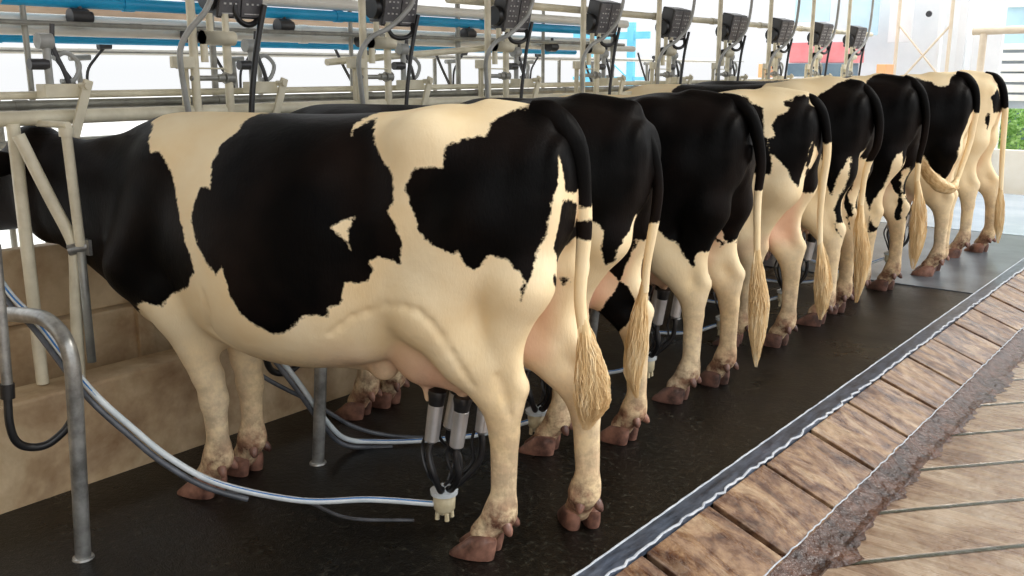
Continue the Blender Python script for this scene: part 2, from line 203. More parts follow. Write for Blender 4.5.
COWS = [
{'name_label': 'black and white cow nearest the camera, seen side on with her whole flank in view', 'loc': (-1.72, 2.235), 'heading': -2.8667, 'rl': (0.036, 0.101), 'rr': (-0.159, -0.143), 'fl': (0.02, 0.09), 'fr': (0.019, -0.102), 'tail': [(-0.009, 0.0, 1.383), (-0.056, 0.0, 1.373), (-0.099, -0.0, 1.342), (-0.134, 0.0, 1.295), (-0.156, -0.0, 1.232), (-0.167, 0.0, 1.145), (-0.175, -0.0, 1.043), (-0.17, -0.0, 0.938), (-0.166, -0.0, 0.831), (-0.18, -0.0, 0.724)], 'tail_r': [0.035, 0.045, 0.046, 0.042, 0.034, 0.028, 0.024, 0.021, 0.019, 0.017], 'tail_black': 1.019, 'sw': [(-0.176, 0.0, 0.777), (-0.194, 0.0, 0.679), (-0.208, 0.0, 0.592), (-0.21, -0.0, 0.516), (-0.192, -0.0, 0.429)], 'sw_r': [0.02, 0.036, 0.055, 0.056, 0.012], 'sw_n': 700, 'h': 0.0095, 'seed': 1, 'sc': 1.0, 'crease': [([(0.538, 0.273, 0.72), (0.504, 0.269, 0.747), (0.466, 0.26, 0.777), (0.418, 0.247, 0.794), (0.351, 0.254, 0.821), (0.277, 0.278, 0.831), (0.23, 0.28, 0.824), (0.198, 0.268, 0.791), (0.175, 0.245, 0.746), (0.149, 0.228, 0.69), (0.122, 0.212, 0.636), (0.101, 0.189, 0.585)], 0.004, 0.018), ([(0.966, 0.326, 0.823), (0.971, 0.308, 0.76), (1.016, 0.246, 0.674), (0.991, 0.225, 0.637), (0.943, 0.226, 0.619)], 0.004, 0.02), ([(0.035, 0.161, 0.616), (0.014, 0.149, 0.547), (-0.002, 0.142, 0.483)], 0.003, 0.02)], 'pat': 0, 'hoofm': 'hoof', 'turn': (0.06, -0.95, 0.05, -0.2), 'tail_white': [(1.075, 1.115)]},
{'name_label': 'black cow directly behind the nearest cow, cream stripe on the inner thigh', 'loc': (-1.937, 3.03), 'heading': -2.8798, 'rl': (0.16, 0.074), 'rr': (-0.089, -0.131), 'fl': (-0.051, 0.04), 'fr': (-0.093, -0.124), 'tail': [(-0.017, 0.0, 1.349), (-0.071, 0.0, 1.321), (-0.118, 0.0, 1.267), (-0.155, 0.0, 1.195), (-0.177, 0.0, 1.086), (-0.173, 0.0, 0.985), (-0.158, 0.0, 0.879), (-0.145, 0.0, 0.782), (-0.141, 0.0, 0.677)], 'tail_r': [0.029, 0.033, 0.03, 0.025, 0.021, 0.02, 0.018, 0.016, 0.015], 'tail_black': 0.948, 'sw': [(-0.14, 0.0, 0.723), (-0.124, 0.0, 0.585), (-0.116, 0.0, 0.464), (-0.103, 0.0, 0.353), (-0.122, 0.0, 0.253)], 'sw_r': [0.018, 0.034, 0.044, 0.036, 0.006], 'sw_n': 400, 'h': 0.011, 'seed': 2, 'sc': 1.0, 'crease': [], 'pat': 1, 'hoofm': 'hoof'},
{'name_label': 'all-black-bodied cow with pale lower legs, third in the row, rump turned to the camera', 'loc': (-1.96, 3.91), 'heading': -3.0718, 'rl': (0.003, 0.145), 'rr': (-0.052, -0.157), 'fl': (0.0, 0.1), 'fr': (0.05, -0.1), 'tail': [(-0.022, -0.0, 1.375), (-0.092, -0.0, 1.359), (-0.149, -0.0, 1.314), (-0.19, -0.0, 1.225), (-0.216, -0.0, 1.096), (-0.21, -0.0, 0.965), (-0.214, 0.0, 0.832), (-0.221, -0.0, 0.711)], 'tail_r': [0.029, 0.035, 0.033, 0.028, 0.022, 0.018, 0.016, 0.015], 'tail_black': 0.987, 'sw': [(-0.219, -0.0, 0.743), (-0.232, 0.0, 0.608), (-0.245, -0.0, 0.472), (-0.244, -0.0, 0.332), (-0.248, -0.0, 0.186)], 'sw_r': [0.018, 0.035, 0.048, 0.036, 0.006], 'sw_n': 400, 'h': 0.011, 'seed': 3, 'sc': 1.0, 'crease': [], 'pat': 2, 'hoofm': 'hoof2'},
{'name_label': 'cream cow fourth in the row with a ragged black hip patch and pink udder showing', 'loc': (-2.009, 4.85), 'heading': -3.002, 'rl': (0.16, 0.045), 'rr': (-0.053, -0.045), 'fl': (0.0, 0.1), 'fr': (0.05, -0.1), 'tail': [(-0.043, 0.0, 1.364), (-0.106, -0.0, 1.344), (-0.155, -0.0, 1.295), (-0.187, -0.0, 1.199), (-0.201, -0.0, 1.072), (-0.192, 0.0, 0.916), (-0.188, -0.0, 0.758), (-0.199, 0.0, 0.599)], 'tail_r': [0.029, 0.033, 0.03, 0.025, 0.021, 0.018, 0.016, 0.015], 'tail_black': 1.133, 'sw': [(-0.197, 0.0, 0.626), (-0.217, -0.0, 0.493), (-0.23, -0.0, 0.386), (-0.232, -0.0, 0.282), (-0.228, -0.0, 0.199)], 'sw_r': [0.018, 0.04, 0.05, 0.036, 0.008], 'sw_n': 300, 'h': 0.0125, 'seed': 4, 'sc': 1.0, 'crease': [], 'pat': 3, 'hoofm': 'hoof2'},
{'name_label': 'tall cow fifth in the row, cream loin above a wholly black rump and thighs', 'loc': (-2.01, 5.66), 'heading': -3.1416, 'rl': (-0.047, 0.165), 'rr': (-0.029, -0.154), 'fl': (0.0, 0.1), 'fr': (0.05, -0.1), 'tail': [(-0.061, 0.0, 1.362), (-0.113, 0.0, 1.33), (-0.162, 0.0, 1.27), (-0.193, 0.0, 1.167), (-0.193, 0.0, 1.04), (-0.156, 0.0, 0.943), (-0.137, 0.0, 0.84), (-0.132, 0.0, 0.697)], 'tail_r': [0.029, 0.033, 0.03, 0.026, 0.023, 0.02, 0.016, 0.015], 'tail_black': 0.949, 'sw': [(-0.129, 0.0, 0.725), (-0.138, 0.0, 0.552), (-0.161, 0.0, 0.409), (-0.161, 0.0, 0.261), (-0.149, 0.0, 0.128)], 'sw_r': [0.018, 0.04, 0.05, 0.034, 0.008], 'sw_n': 300, 'h': 0.0125, 'seed': 5, 'sc': 1.035, 'crease': [], 'pat': 4, 'hoofm': 'hoof2'},
{'name_label': 'cow sixth in the row, black rump with black patches reaching down to its hocks', 'loc': (-1.986, 6.5), 'heading': -3.1416, 'rl': (0.046, 0.165), 'rr': (-0.041, -0.165), 'fl': (0.0, 0.1), 'fr': (0.05, -0.1), 'tail': [(-0.04, 0.0, 1.381), (-0.102, 0.0, 1.351), (-0.156, 0.0, 1.286), (-0.19, 0.0, 1.166), (-0.192, 0.0, 1.026), (-0.174, 0.0, 0.89), (-0.175, 0.0, 0.753)], 'tail_r': [0.029, 0.033, 0.03, 0.025, 0.021, 0.018, 0.015], 'tail_black': 0.871, 'sw': [(-0.173, 0.0, 0.778), (-0.2, 0.0, 0.61), (-0.209, 0.0, 0.453), (-0.203, 0.0, 0.311), (-0.201, 0.0, 0.201)], 'sw_r': [0.018, 0.045, 0.052, 0.036, 0.008], 'sw_n': 240, 'h': 0.014, 'seed': 6, 'sc': 1.045, 'crease': [], 'pat': 5, 'hoofm': 'hoof2'},
{'name_label': 'cow seventh in the row, black flank and tail tip swished forward across the thigh', 'loc': (-1.897, 7.42), 'heading': -3.0369, 'rl': (-0.05, 0.045), 'rr': (-0.05, -0.105), 'fl': (0.0, 0.1), 'fr': (0.05, -0.1), 'tail': [(-0.033, 0.0, 1.395), (-0.098, 0.0, 1.376), (-0.153, 0.0, 1.31), (-0.177, 0.0, 1.197), (-0.172, 0.0, 1.063), (-0.16, -0.0, 0.928), (-0.136, 0.05, 0.79), (-0.125, 0.095, 0.708)], 'tail_r': [0.029, 0.033, 0.03, 0.026, 0.023, 0.02, 0.018, 0.016], 'tail_black': 1.144, 'sw': [(-0.125, 0.095, 0.708), (-0.104, 0.21, 0.65), (-0.043, 0.276, 0.673), (0.03, 0.295, 0.745), (0.09, 0.295, 0.856)], 'sw_r': [0.02, 0.05, 0.07, 0.05, 0.01], 'sw_n': 300, 'h': 0.014, 'seed': 7, 'sc': 1.05, 'crease': [], 'pat': 6, 'hoofm': 'hoof'},
{'name_label': 'mostly cream cow at the far end of the row beside the bright opening', 'loc': (-1.931, 8.43), 'heading': -3.1067, 'rl': (-0.047, 0.165), 'rr': (-0.16, -0.165), 'fl': (0.0, 0.1), 'fr': (0.05, -0.1), 'tail': [(-0.031, -0.0, 1.378), (-0.102, 0.0, 1.357), (-0.156, -0.0, 1.291), (-0.19, -0.0, 1.16), (-0.203, -0.0, 0.975), (-0.213, -0.0, 0.751), (-0.229, -0.0, 0.525)], 'tail_r': [0.029, 0.033, 0.03, 0.025, 0.021, 0.018, 0.016], 'tail_black': 1.138, 'sw': [(-0.225, 0.0, 0.563), (-0.234, -0.0, 0.41), (-0.244, 0.0, 0.257), (-0.251, -0.0, 0.118)], 'sw_r': [0.02, 0.035, 0.035, 0.006], 'sw_n': 200, 'h': 0.014, 'seed': 8, 'sc': 1.06, 'crease': [], 'pat': 7, 'hoofm': 'hoof'}]
for c in COWS: c["pat"] = PAT[c["pat"]]
# ------------------------------------------------------------------ helpers
random.seed(7); RNG = np.random.default_rng(7)
SC = bpy.context.scene; COL = SC.collection
def link(o, parent=None):
    COL.objects.link(o)
    if parent: o.parent = parent
    return o
def tag(o, label=None, cat=None, group=None, kind=None):
    if label: o['label'] = label
    if cat: o['category'] = cat
    if group: o['group'] = group
    if kind: o['kind'] = kind
    return o
def empty(name, loc=(0, 0, 0), rz=0):
    o = bpy.data.objects.new(name, None); o.location = loc; o.rotation_euler = (0, 0, rz); o.empty_display_size = .1
    return link(o)
def frame(d):
    d = Vector(d).normalized(); u = Vector((0, 0, 1)) if abs(d.z) < .9 else Vector((1, 0, 0))
    a = d.cross(u).normalized(); return a, d.cross(a).normalized()
def spline(pts, n=8):
    """smooth curve through the points"""
    P = [Vector(p) for p in pts]; out = []
    for i in range(len(P)-1):
        p0 = P[i-1] if i else P[0]*2-P[1]; p1, p2 = P[i], P[i+1]; p3 = P[i+2] if i+2 < len(P) else P[-1]*2-P[-2]
        for k in range(n):
            t = k/n
            out.append(.5*((2*p1)+(p2-p0)*t+(2*p0-5*p1+4*p2-p3)*t*t+(3*p1-p0-3*p2+p3)*t**3))
    out.append(P[-1]); return out
class MB:
    def __init__(s): s.v = []; s.f = []; s.m = []; s.cur = 0
    def add(s, vs, fs):
        b = len(s.v); s.v += [tuple(v) for v in vs]; s.f += [tuple(i+b for i in f) for f in fs]; s.m += [s.cur]*len(fs); return s
    def tube(s, pts, r, seg=10, cap=True, flat=1.0, closed=False):
        P = [Vector(p) for p in pts]; n = len(P); R = list(r) if hasattr(r, '__len__') else [r]*n
        a, b = frame(P[1]-P[0]); vs = []
        for i in range(n):
            d = (P[min(i+1, n-1)]-P[max(i-1, 0)]).normalized()
            if closed: d = (P[(i+1) % n]-P[(i-1) % n]).normalized()
            a = (a - d*a.dot(d)).normalized(); b = d.cross(a)
            for k in range(seg):
                t = 2*math.pi*k/seg; vs.append(P[i]+a*math.cos(t)*R[i]*flat+b*math.sin(t)*R[i])
        m = n if closed else n-1
        fs = [(i*seg+k, i*seg+(k+1) % seg, ((i+1) % n)*seg+(k+1) % seg, ((i+1) % n)*seg+k) for i in range(m) for k in range(seg)]
        if cap and not closed: fs += [tuple(range(seg))[::-1], tuple(range((n-1)*seg, n*seg))]
        return s.add(vs, fs)
    def cyl(s, a, b, r, r2=None, seg=14, cap=True): return s.tube([a, b], [r, r if r2 is None else r2], seg, cap)
    def pipe(s, a, b, r, t=.004, seg=16):      # open hollow pipe end
        a = Vector(a); b = Vector(b); d = (b-a).normalized()
        return s.lathe(a, d, [(0, r), ((b-a).length, r), ((b-a).length, .0)], seg).lathe(a, d, [(0, r), (0, r-t), (.05, r-t), (.05, .0)], seg)
    def lathe(s, o, d, prof, seg=18):
        o = Vector(o); d = Vector(d).normalized(); a, b = frame(d); vs = []
        for h, r in prof:
            for k in range(seg):
                t = 2*math.pi*k/seg; vs.append(o+d*h+(a*math.cos(t)+b*math.sin(t))*max(r, .0004))
        n = len(prof)
        return s.add(vs, [(i*seg+k, i*seg+(k+1) % seg, (i+1)*seg+(k+1) % seg, (i+1)*seg+k) for i in range(n-1) for k in range(seg)]
                     + [tuple(range(seg))[::-1], tuple(range((n-1)*seg, n*seg))])
    def box(s, c, d, M=None):
        M = M or Matrix(); c = Vector(c)
        vs = [c + (M.to_3x3() @ Vector((x*d[0]/2, y*d[1]/2, z*d[2]/2))) for x in (-1, 1) for y in (-1, 1) for z in (-1, 1)]
        return s.add(vs, [(0, 1, 3, 2), (4, 6, 7, 5), (0, 4, 5, 1), (2, 3, 7, 6), (0, 2, 6, 4), (1, 5, 7, 3)])
    def ball(s, c, r, seg=12, rings=8):
        c = Vector(c); R = Vector(r if hasattr(r, '__len__') else (r, r, r)); vs = []
        for i in range(rings+1):
            p = math.pi*i/rings
            for k in range(seg):
                t = 2*math.pi*k/seg; vs.append(c+Vector((R.x*math.sin(p)*math.cos(t), R.y*math.sin(p)*math.sin(t), R.z*math.cos(p))))
        return s.add(vs, [(i*seg+k, (i+1)*seg+k, (i+1)*seg+(k+1) % seg, i*seg+(k+1) % seg) for i in range(rings) for k in range(seg)])
    def build(s, name, mat, parent=None, smooth=True, bevel=0):
        me = bpy.data.meshes.new(name); me.from_pydata(s.v, [], s.f)
        mats = mat if isinstance(mat, (list, tuple)) else [mat]
        for m in mats: me.materials.append(m)
        if len(mats) > 1: me.polygons.foreach_set('material_index', s.m)
        bm = bmesh.new(); bm.from_mesh(me); bmesh.ops.remove_doubles(bm, verts=bm.verts, dist=1e-6)
        bmesh.ops.dissolve_degenerate(bm, dist=1e-6, edges=bm.edges)
        bmesh.ops.recalc_face_normals(bm, faces=bm.faces)
        if smooth:
            for f in bm.faces: f.smooth = True
            for e in bm.edges: e.smooth = e.calc_face_angle(0) < .7
        bm.to_mesh(me); bm.free()
        o = link(bpy.data.objects.new(name, me), parent)
        if bevel:
            b = o.modifiers.new('bevel', 'BEVEL'); b.width = bevel; b.segments = 2; b.limit_method = 'ANGLE'
        return o
def copy_tree(o, parent=None):
    c = o.copy(); link(c)
    if parent: c.parent = parent
    for ch in [x for x in bpy.data.objects if x.parent == o and x != c]: copy_tree(ch, c)
    return c
# ------------------------------------------------------------------ materials
def srgb(r, g, b):
    f = lambda c: (c/255/12.92 if c/255 <= .04045 else ((c/255+.055)/1.055)**2.4); return (f(r), f(g), f(b), 1)
class Mat:
    def __init__(s, name, col=(.8, .8, .8, 1), rough=.5, metal=0, **kw):
        s.m = bpy.data.materials.new(name); s.m.use_nodes = True; s.n = s.m.node_tree.nodes; s.l = s.m.node_tree.links
        s.b = s.n['Principled BSDF']; s.b.inputs['Base Color'].default_value = col
        s.b.inputs['Roughness'].default_value = rough; s.b.inputs['Metallic'].default_value = metal
        for k, v in kw.items(): s.b.inputs[k].default_value = v
        s.tc = s.n.new('ShaderNodeTexCoord')
    def noise(s, scale, detail=4, rough=.55, co='Object', stretch=None, dist=0):
        n = s.n.new('ShaderNodeTexNoise'); n.inputs['Scale'].default_value = scale; n.inputs['Detail'].default_value = detail
        n.inputs['Roughness'].default_value = rough; n.inputs['Distortion'].default_value = dist
        src = s.tc.outputs[co]
        if stretch:
            mp = s.n.new('ShaderNodeMapping'); mp.inputs['Scale'].default_value = stretch[:3]
            if len(stretch) > 3: mp.inputs['Rotation'].default_value = (0, 0, stretch[3])
            s.l.new(src, mp.inputs['Vector']); src = mp.outputs[0]
        s.l.new(src, n.inputs['Vector']); return n.outputs['Fac']
    def ramp(s, src, stops):
        r = s.n.new('ShaderNodeValToRGB'); e = r.color_ramp.elements
        while len(e) < len(stops): e.new(.5)
        for x, (p, c) in zip(e, stops):
            x.position = p; x.color = c if hasattr(c, '__len__') else (c, c, c, 1)
        s.l.new(src, r.inputs[0]); return r.outputs[0]
    def math(s, op, a, b=0):
        n = s.n.new('ShaderNodeMath'); n.operation = op
        for i, v in enumerate((a, b)):
            if hasattr(v, 'links'): s.l.new(v, n.inputs[i])
            else: n.inputs[i].default_value = v
        return n.outputs[0]
    def mix(s, fac, a, b, mode='MIX'):
        n = s.n.new('ShaderNodeMix'); n.data_type = 'RGBA'; n.blend_type = mode
        for i, v in ((0, fac), (6, a), (7, b)):
            if hasattr(v, 'links'): s.l.new(v, n.inputs[i])
            else: n.inputs[i].default_value = v
        return n.outputs[2]
    def attr(s, name):
        a = s.n.new('ShaderNodeAttribute'); a.attribute_name = name; return a.outputs['Fac']
    def out(s, **kw):
        for k, v in kw.items(): s.l.new(v, s.b.inputs[k.replace('_', ' ')])
        return s
    def bump(s, h, strength=.3, dist=.01):
        b = s.n.new('ShaderNodeBump'); b.inputs['Strength'].default_value = strength; b.inputs['Distance'].default_value = dist
        s.l.new(h, b.inputs['Height']); s.l.new(b.outputs[0], s.b.inputs['Normal']); return s
def mottled(name, a, b, rough=.5, metal=0, scale=8, bstr=.15, bd=.003, stretch=None, bs=40):
    M = Mat(name, a, rough, metal); n = M.noise(scale, 6, .6, stretch=stretch)
    M.out(Base_Color=M.ramp(n, [(.35, a), (.68, b)])); M.bump(M.noise(bs, 5), bstr, bd); return M.m
MT = {}
def cow_mat():
    M = Mat('cow_coat', rough=.55)
    c = M.attr('coat'); p = M.attr('pink'); d = M.attr('dirt')
    n1 = M.noise(26, 5, .6); n2 = M.noise(90, 3, .6)
    e = M.math('ADD', c, M.math('ADD', M.math('MULTIPLY', M.math('SUBTRACT', n1, .5), .030), M.math('MULTIPLY', M.math('SUBTRACT', n2, .5), .018)))
    mask = M.ramp(M.math('ADD', M.math('MULTIPLY', e, 140), .5), [(0, 0.), (1, 1.)])
    cream = M.ramp(M.noise(3.5, 4, .6), [(.3, (.87, .67, .39, 1)), (.7, (.95, .81, .56, 1))])
    big = M.noise(2.2, 3)
    black = M.ramp(big, [(.42, (.0022, .002, .002, 1)), (.68, (.013, .0085, .007, 1))])
    skin = M.ramp(M.noise(12, 4), [(.3, (.74, .40, .28, 1)), (.7, (.84, .52, .38, 1))])
    dirt = M.ramp(M.noise(22, 5, .65), [(.38, (.13, .06, .04, 1)), (.66, (.46, .27, .17, 1))])
    w = M.mix(M.math('MULTIPLY', p, .8), cream, skin)
    dm = M.math('MULTIPLY', d, M.ramp(M.noise(14, 5, .7), [(.36, .2), (.56, 1.)]))
    w = M.mix(dm, w, dirt)
    M.out(Base_Color=M.mix(mask, w, black), Roughness=M.ramp(mask, [(0, .62), (1, .48)]))
    M.b.inputs['Specular IOR Level'].default_value = .3; M.b.inputs['IOR'].default_value = 1.18
    hair = M.noise(150, 3, .6, stretch=(1, 1, .25))
    h = M.math('ADD', M.math('MULTIPLY', hair, .35), M.noise(11, 4, .55))
    M.bump(h, .28, .012); return M.m
MT['cow'] = cow_mat()
def hair_mat():
    M = Mat('tail_hair', rough=.6); z = M.attr('coat')
    col = M.ramp(M.noise(30, 4, .6, stretch=(1, 1, .2)), [(.3, (.60, .38, .16, 1)), (.55, (.82, .62, .34, 1)), (.75, (.93, .82, .60, 1))])
    M.out(Base_Color=col); M.bump(M.noise(160, 3, .6, stretch=(1, 1, .1)), .5, .004); return M.m
MT['hair'] = hair_mat()
MT['hoof'] = mottled('hoof_horn', (.06, .026, .02, 1), (.36, .18, .125, 1), .38, scale=13, bstr=.3)
MT['hoof2'] = mottled('hoof_dark_horn', (.025, .015, .012, 1), (.24, .12, .09, 1), .4, scale=13, bstr=.3)
MT['pipe'] = mottled('painted_pipe', (.62, .57, .43, 1), (.82, .77, .60, 1), .42, .0, 9, .2, .002)
MT['pipe2'] = mottled('dull_galvanised', (.26, .26, .24, 1), (.42, .42, .38, 1), .45, .4, 12, .2, .002)
MT['galv'] = mottled('worn_galvanised_tube', (.20, .20, .19, 1), (.50, .50, .48, 1), .36, .6, 14, .3, .003)
MT['steel'] = mottled('stainless_steel', (.60, .60, .61, 1), (.78, .78, .79, 1), .36, .75, 10, .05, .001)
MT['rubber'] = mottled('black_rubber', (.008, .008, .009, 1), (.02, .02, .022, 1), .32, 0, 12, .1, .001)
MT['plast'] = mottled('black_plastic', (.03, .03, .034, 1), (.055, .055, .06, 1), .35, 0, 12, .1, .001)
MT['panel'] = mottled('grey_keypad', (.09, .09, .10, 1), (.15, .15, .16, 1), .38, 0, 20, .05, .001)
MT['key'] = mottled('pale_keys', (.45, .46, .47, 1), (.7, .7, .7, 1), .5, 0, 30, .05, .001)
MT['greyhose'] = mottled('grey_hose', (.30, .31, .30, 1), (.45, .46, .45, 1), .4, 0, 12, .1, .001)
MT['darkgrey'] = mottled('dark_grey_hose', (.05, .055, .065, 1), (.12, .13, .15, 1), .35, 0, 12, .1, .001)
MT['white'] = mottled('white_pipe_plastic', (.86, .84, .78, 1), (.93, .92, .87, 1), .35, 0, 5, .05, .001)
MT['blue'] = mottled('blue_pipe_plastic', (.01, .34, .68, 1), (.02, .42, .78, 1), .35, 0, 5, .05, .001)
MT['stripe'] = mottled('blue_stripe', (.03, .14, .42, 1), (.05, .2, .5, 1), .25, 0, 5, .05, .001)
MT['clear'] = mottled('milky_clear_hose', (.55, .62, .66, 1), (.74, .78, .80, 1), .15, 0, 14, .05, .001)
MT['claw'] = mottled('yellowed_plastic', (.62, .53, .33, 1), (.78, .70, .50, 1), .3, 0, 25, .1, .001)
MT['wood'] = mottled('brown_boards', (.16, .11, .07, 1), (.30, .22, .15, 1), .6, 0, 6, .2, .004, stretch=(1, .2, 1))
def concrete_wall():
    M = Mat('stained_manger_concrete', rough=.6)
    a = M.noise(2.2, 7, .62, dist=.6); b = M.noise(9, 6, .6)
    c = M.ramp(a, [(.32, (.28, .16, .075, 1)), (.47, (.52, .36, .20, 1)), (.66, (.80, .65, .42, 1))])
    c = M.mix(.35, c, M.ramp(b, [(.35, (.25, .17, .10, 1)), (.65, (.66, .54, .37, 1))]))
    M.out(Base_Color=c); M.bump(b, .35, .01); return M.m
MT['conc'] = concrete_wall()
def mat_floor():
    M = Mat('wet_dark_rubber_mat', rough=.4)
    a = M.noise(1.6, 6, .65); b = M.noise(38, 5, .7); c = M.noise(170, 2, .5)
    col = M.ramp(b, [(.42, (.001, .0012, .001, 1)), (.56, (.0045, .0045, .0035, 1)), (.68, (.045, .044, .034, 1))])
    col = M.mix(M.ramp(a, [(.4, 0.), (.65, .6)]), col, (.007, .005, .0035, 1))
    col = M.mix(M.ramp(c, [(.74, 0.), (.80, .8)]), col, (.10, .095, .07, 1))
    M.out(Base_Color=col, Roughness=M.ramp(a, [(.35, .24), (.65, .42)])); M.bump(M.math('ADD', b, M.math('MULTIPLY', c, .5)), .55, .006)
    M.b.inputs['Specular IOR Level'].default_value = .34
    return M.m
MT['mat'] = mat_floor()
def kerb_mat():
    M = Mat('wet_kerb_slab', rough=.35)
    a = M.noise(3.4, 8, .68, stretch=(1, 1.7, 1), dist=1.2); b = M.noise(20, 6, .65); s = M.noise(4, 5, .6, stretch=(.5, 5, 1))
    col = M.ramp(a, [(.40, (.04, .014, .007, 1)), (.47, (.12, .052, .024, 1)), (.53, (.24, .135, .068, 1)), (.62, (.42, .29, .17, 1))])
    col = M.mix(.35, col, M.ramp(b, [(.40, (.08, .04, .022, 1)), (.60, (.40, .27, .17, 1))]))
    M.out(Base_Color=col, Roughness=M.ramp(s, [(.42, .10), (.56, .45)])); M.bump(M.math('ADD', b, s), .45, .008); return M.m
MT['kerb'] = kerb_mat()
def yard_mat():
    M = Mat('wet_grooved_concrete', rough=.3)
    mp = M.n.new('ShaderNodeMapping'); mp.inputs['Rotation'].default_value = (0, 0, math.radians(-49.5)); M.l.new(M.tc.outputs['Object'], mp.inputs['Vector'])
    sx = M.n.new('ShaderNodeSeparateXYZ'); M.l.new(mp.outputs[0], sx.inputs[0])
    y = M.math('ADD', sx.outputs[1], M.math('MULTIPLY', M.noise(3, 4), .012))
    f = M.math('ABSOLUTE', M.math('SUBTRACT', M.math('FRACT', M.math('ADD', M.math('MULTIPLY', y, 1/.3315), YPH)), .5))
    g = M.ramp(f, [(.0, 0.), (.022, 0.), (.05, 1.)])      # 0 in the joint
    a = M.noise(2.2, 7, .65, dist=.8); st = M.noise(5, 6, .6, stretch=(.35, 5, 1, math.radians(-49.5))); b = M.noise(24, 5, .6)
    col = M.ramp(a, [(.38, (.13, .07, .04, 1)), (.47, (.26, .165, .10, 1)), (.56, (.36, .26, .17, 1)), (.66, (.46, .36, .26, 1))])
    col = M.mix(.3, col, M.ramp(st, [(.40, (.13, .075, .045, 1)), (.58, (.42, .33, .25, 1))]))
    col = M.mix(g, (.05, .055, .035, 1), col)
    M.out(Base_Color=col, Roughness=M.ramp(st, [(.44, .05), (.58, .40)]), Specular_IOR_Level=M.ramp(st, [(.44, .9), (.60, .4)]))
    M.bump(M.math('ADD', M.math('MULTIPLY', g, 1.2), M.math('ADD', M.math('MULTIPLY', st, 1.4), M.math('MULTIPLY', b, .6))), .8, .012); return M.m
MT['skylit_mat'] = mottled('grey_mat_sky_tint', (.06, .075, .09, 1), (.13, .155, .18, 1), .28, 0, 3, .3, .004)  # bluish lift painted in for skylight reaching the mat's far end
MT['ramp'] = mottled('wet_floor_sky_tint', (.30, .38, .46, 1), (.42, .50, .58, 1), .2, 0, 2, .3, .004)  # pale blue carries the bright sky light on the farthest wet floor
YPH = .31
MT['yard'] = yard_mat()
MT['gutter'] = mottled('wet_gutter_dirt', (.022, .009, .006, 1), (.12, .055, .033, 1), .15, 0, 10, 1.0, .016, bs=28)
MT['bluesteel'] = mottled('blue_grey_strip_steel', (.025, .035, .055, 1), (.12, .155, .22, 1), .28, .3, 14, .4, .004, stretch=(3, .6, 1))
MT['caulk_glint'] = mottled('white_caulk_and_glint', (.35, .39, .45, 1), (.62, .66, .70, 1), .4, 0, 20, .4, .004)
MT['ground'] = mottled('pale_outdoor_ground', (.62, .62, .58, 1), (.78, .78, .74, 1), .7, 0, 2, .1, .01)
MT['sheet'] = mottled('white_curtain_sheet', (.78, .80, .82, 1), (.88, .89, .90, 1), .7, 0, 2, .1, .01)
MT['ltblue'] = mottled('light_blue_sheet', (.50, .74, .86, 1), (.60, .82, .92, 1), .6, 0, 3, .1, .01)
MT['frameblue'] = mottled('light_blue_paint', (.12, .50, .72, 1), (.2, .6, .8, 1), .5, 0, 4, .1, .001)
MT['red'] = mottled('faded_red_paint', (.78, .22, .24, 1), (.85, .32, .34, 1), .5, 0, 4, .1, .001)
MT['orange'] = mottled('orange_paint', (.85, .42, .18, 1), (.9, .5, .25, 1), .5, 0, 4, .1, .001)
MT['teal'] = mottled('slate_blue', (.10, .16, .22, 1), (.16, .24, .3, 1), .5, 0, 4, .1, .001)
MT['lowwall'] = mottled('cream_low_wall', (.80, .74, .62, 1), (.88, .84, .74, 1), .6, 0, 3, .2, .004)
MT['slate2'] = mottled('pale_slate', (.42, .48, .54, 1), (.50, .56, .6, 1), .5, 0, 4, .1, .001)
MT['beige'] = mottled('beige_rail_paint', (.66, .56, .42, 1), (.78, .68, .54, 1), .5, 0, 6, .1, .001)
MT['leaf'] = mottled('hedge_leaf', (.20, .42, .07, 1), (.50, .72, .28, 1), .5, 0, 8, .1, .001)
MT['roof'] = mottled('roof_sheet_underside', (.24, .22, .19, 1), (.34, .31, .27, 1), .7, 0, 2, .1, .002)
MT['eye'] = mottled('dark_eye', (.01, .007, .005, 1), (.02, .015, .01, 1), .08, 0, 10, 0, .001)

# ------------------------------------------------------------------ camera and light
PITCH = math.atan(218/950)
cd = bpy.data.cameras.new('camera'); cam = link(bpy.data.objects.new('camera', cd)); SC.camera = cam
cam.location = (0, 0, 1.5); cam.rotation_euler = (math.pi/2-PITCH, 0, math.radians(38.6)); cd.sensor_width = 36; cd.lens = 950/1024*36; cd.clip_start = .05; cd.clip_end = 500
W = bpy.data.worlds.new('sky'); SC.world = W; W.use_nodes = True; bg = W.node_tree.nodes['Background']
_t, _l = W.node_tree.nodes, W.node_tree.links     # overcast sky, three times brighter overhead than at the horizon
_g = _t.new('ShaderNodeTexCoord'); _s = _t.new('ShaderNodeSeparateXYZ'); _l.new(_g.outputs['Generated'], _s.inputs[0])
_m = _t.new('ShaderNodeMapRange'); _m.inputs['From Min'].default_value = 0; _m.inputs['From Max'].default_value = 1; _m.inputs['To Min'].default_value = 1.45; _m.inputs['To Max'].default_value = 4.4
_l.new(_s.outputs['Z'], _m.inputs['Value']); _l.new(_m.outputs[0], bg.inputs['Strength']); bg.inputs['Color'].default_value = (.97, .985, 1, 1)
sd = bpy.data.lights.new('sun', 'SUN'); sun = link(bpy.data.objects.new('sun', sd)); sd.energy = 2.2; sd.angle = math.radians(12); sd.color = (1, .95, .86)
sun.rotation_euler = Vector((.8, .75, .95)).to_track_quat('Z', 'Y').to_euler()
SC.view_settings.view_transform = 'Standard'; SC.view_settings.look = 'None'; SC.view_settings.gamma = 1; SC.view_settings.exposure = -.55; SC.view_settings.use_curve_mapping = False

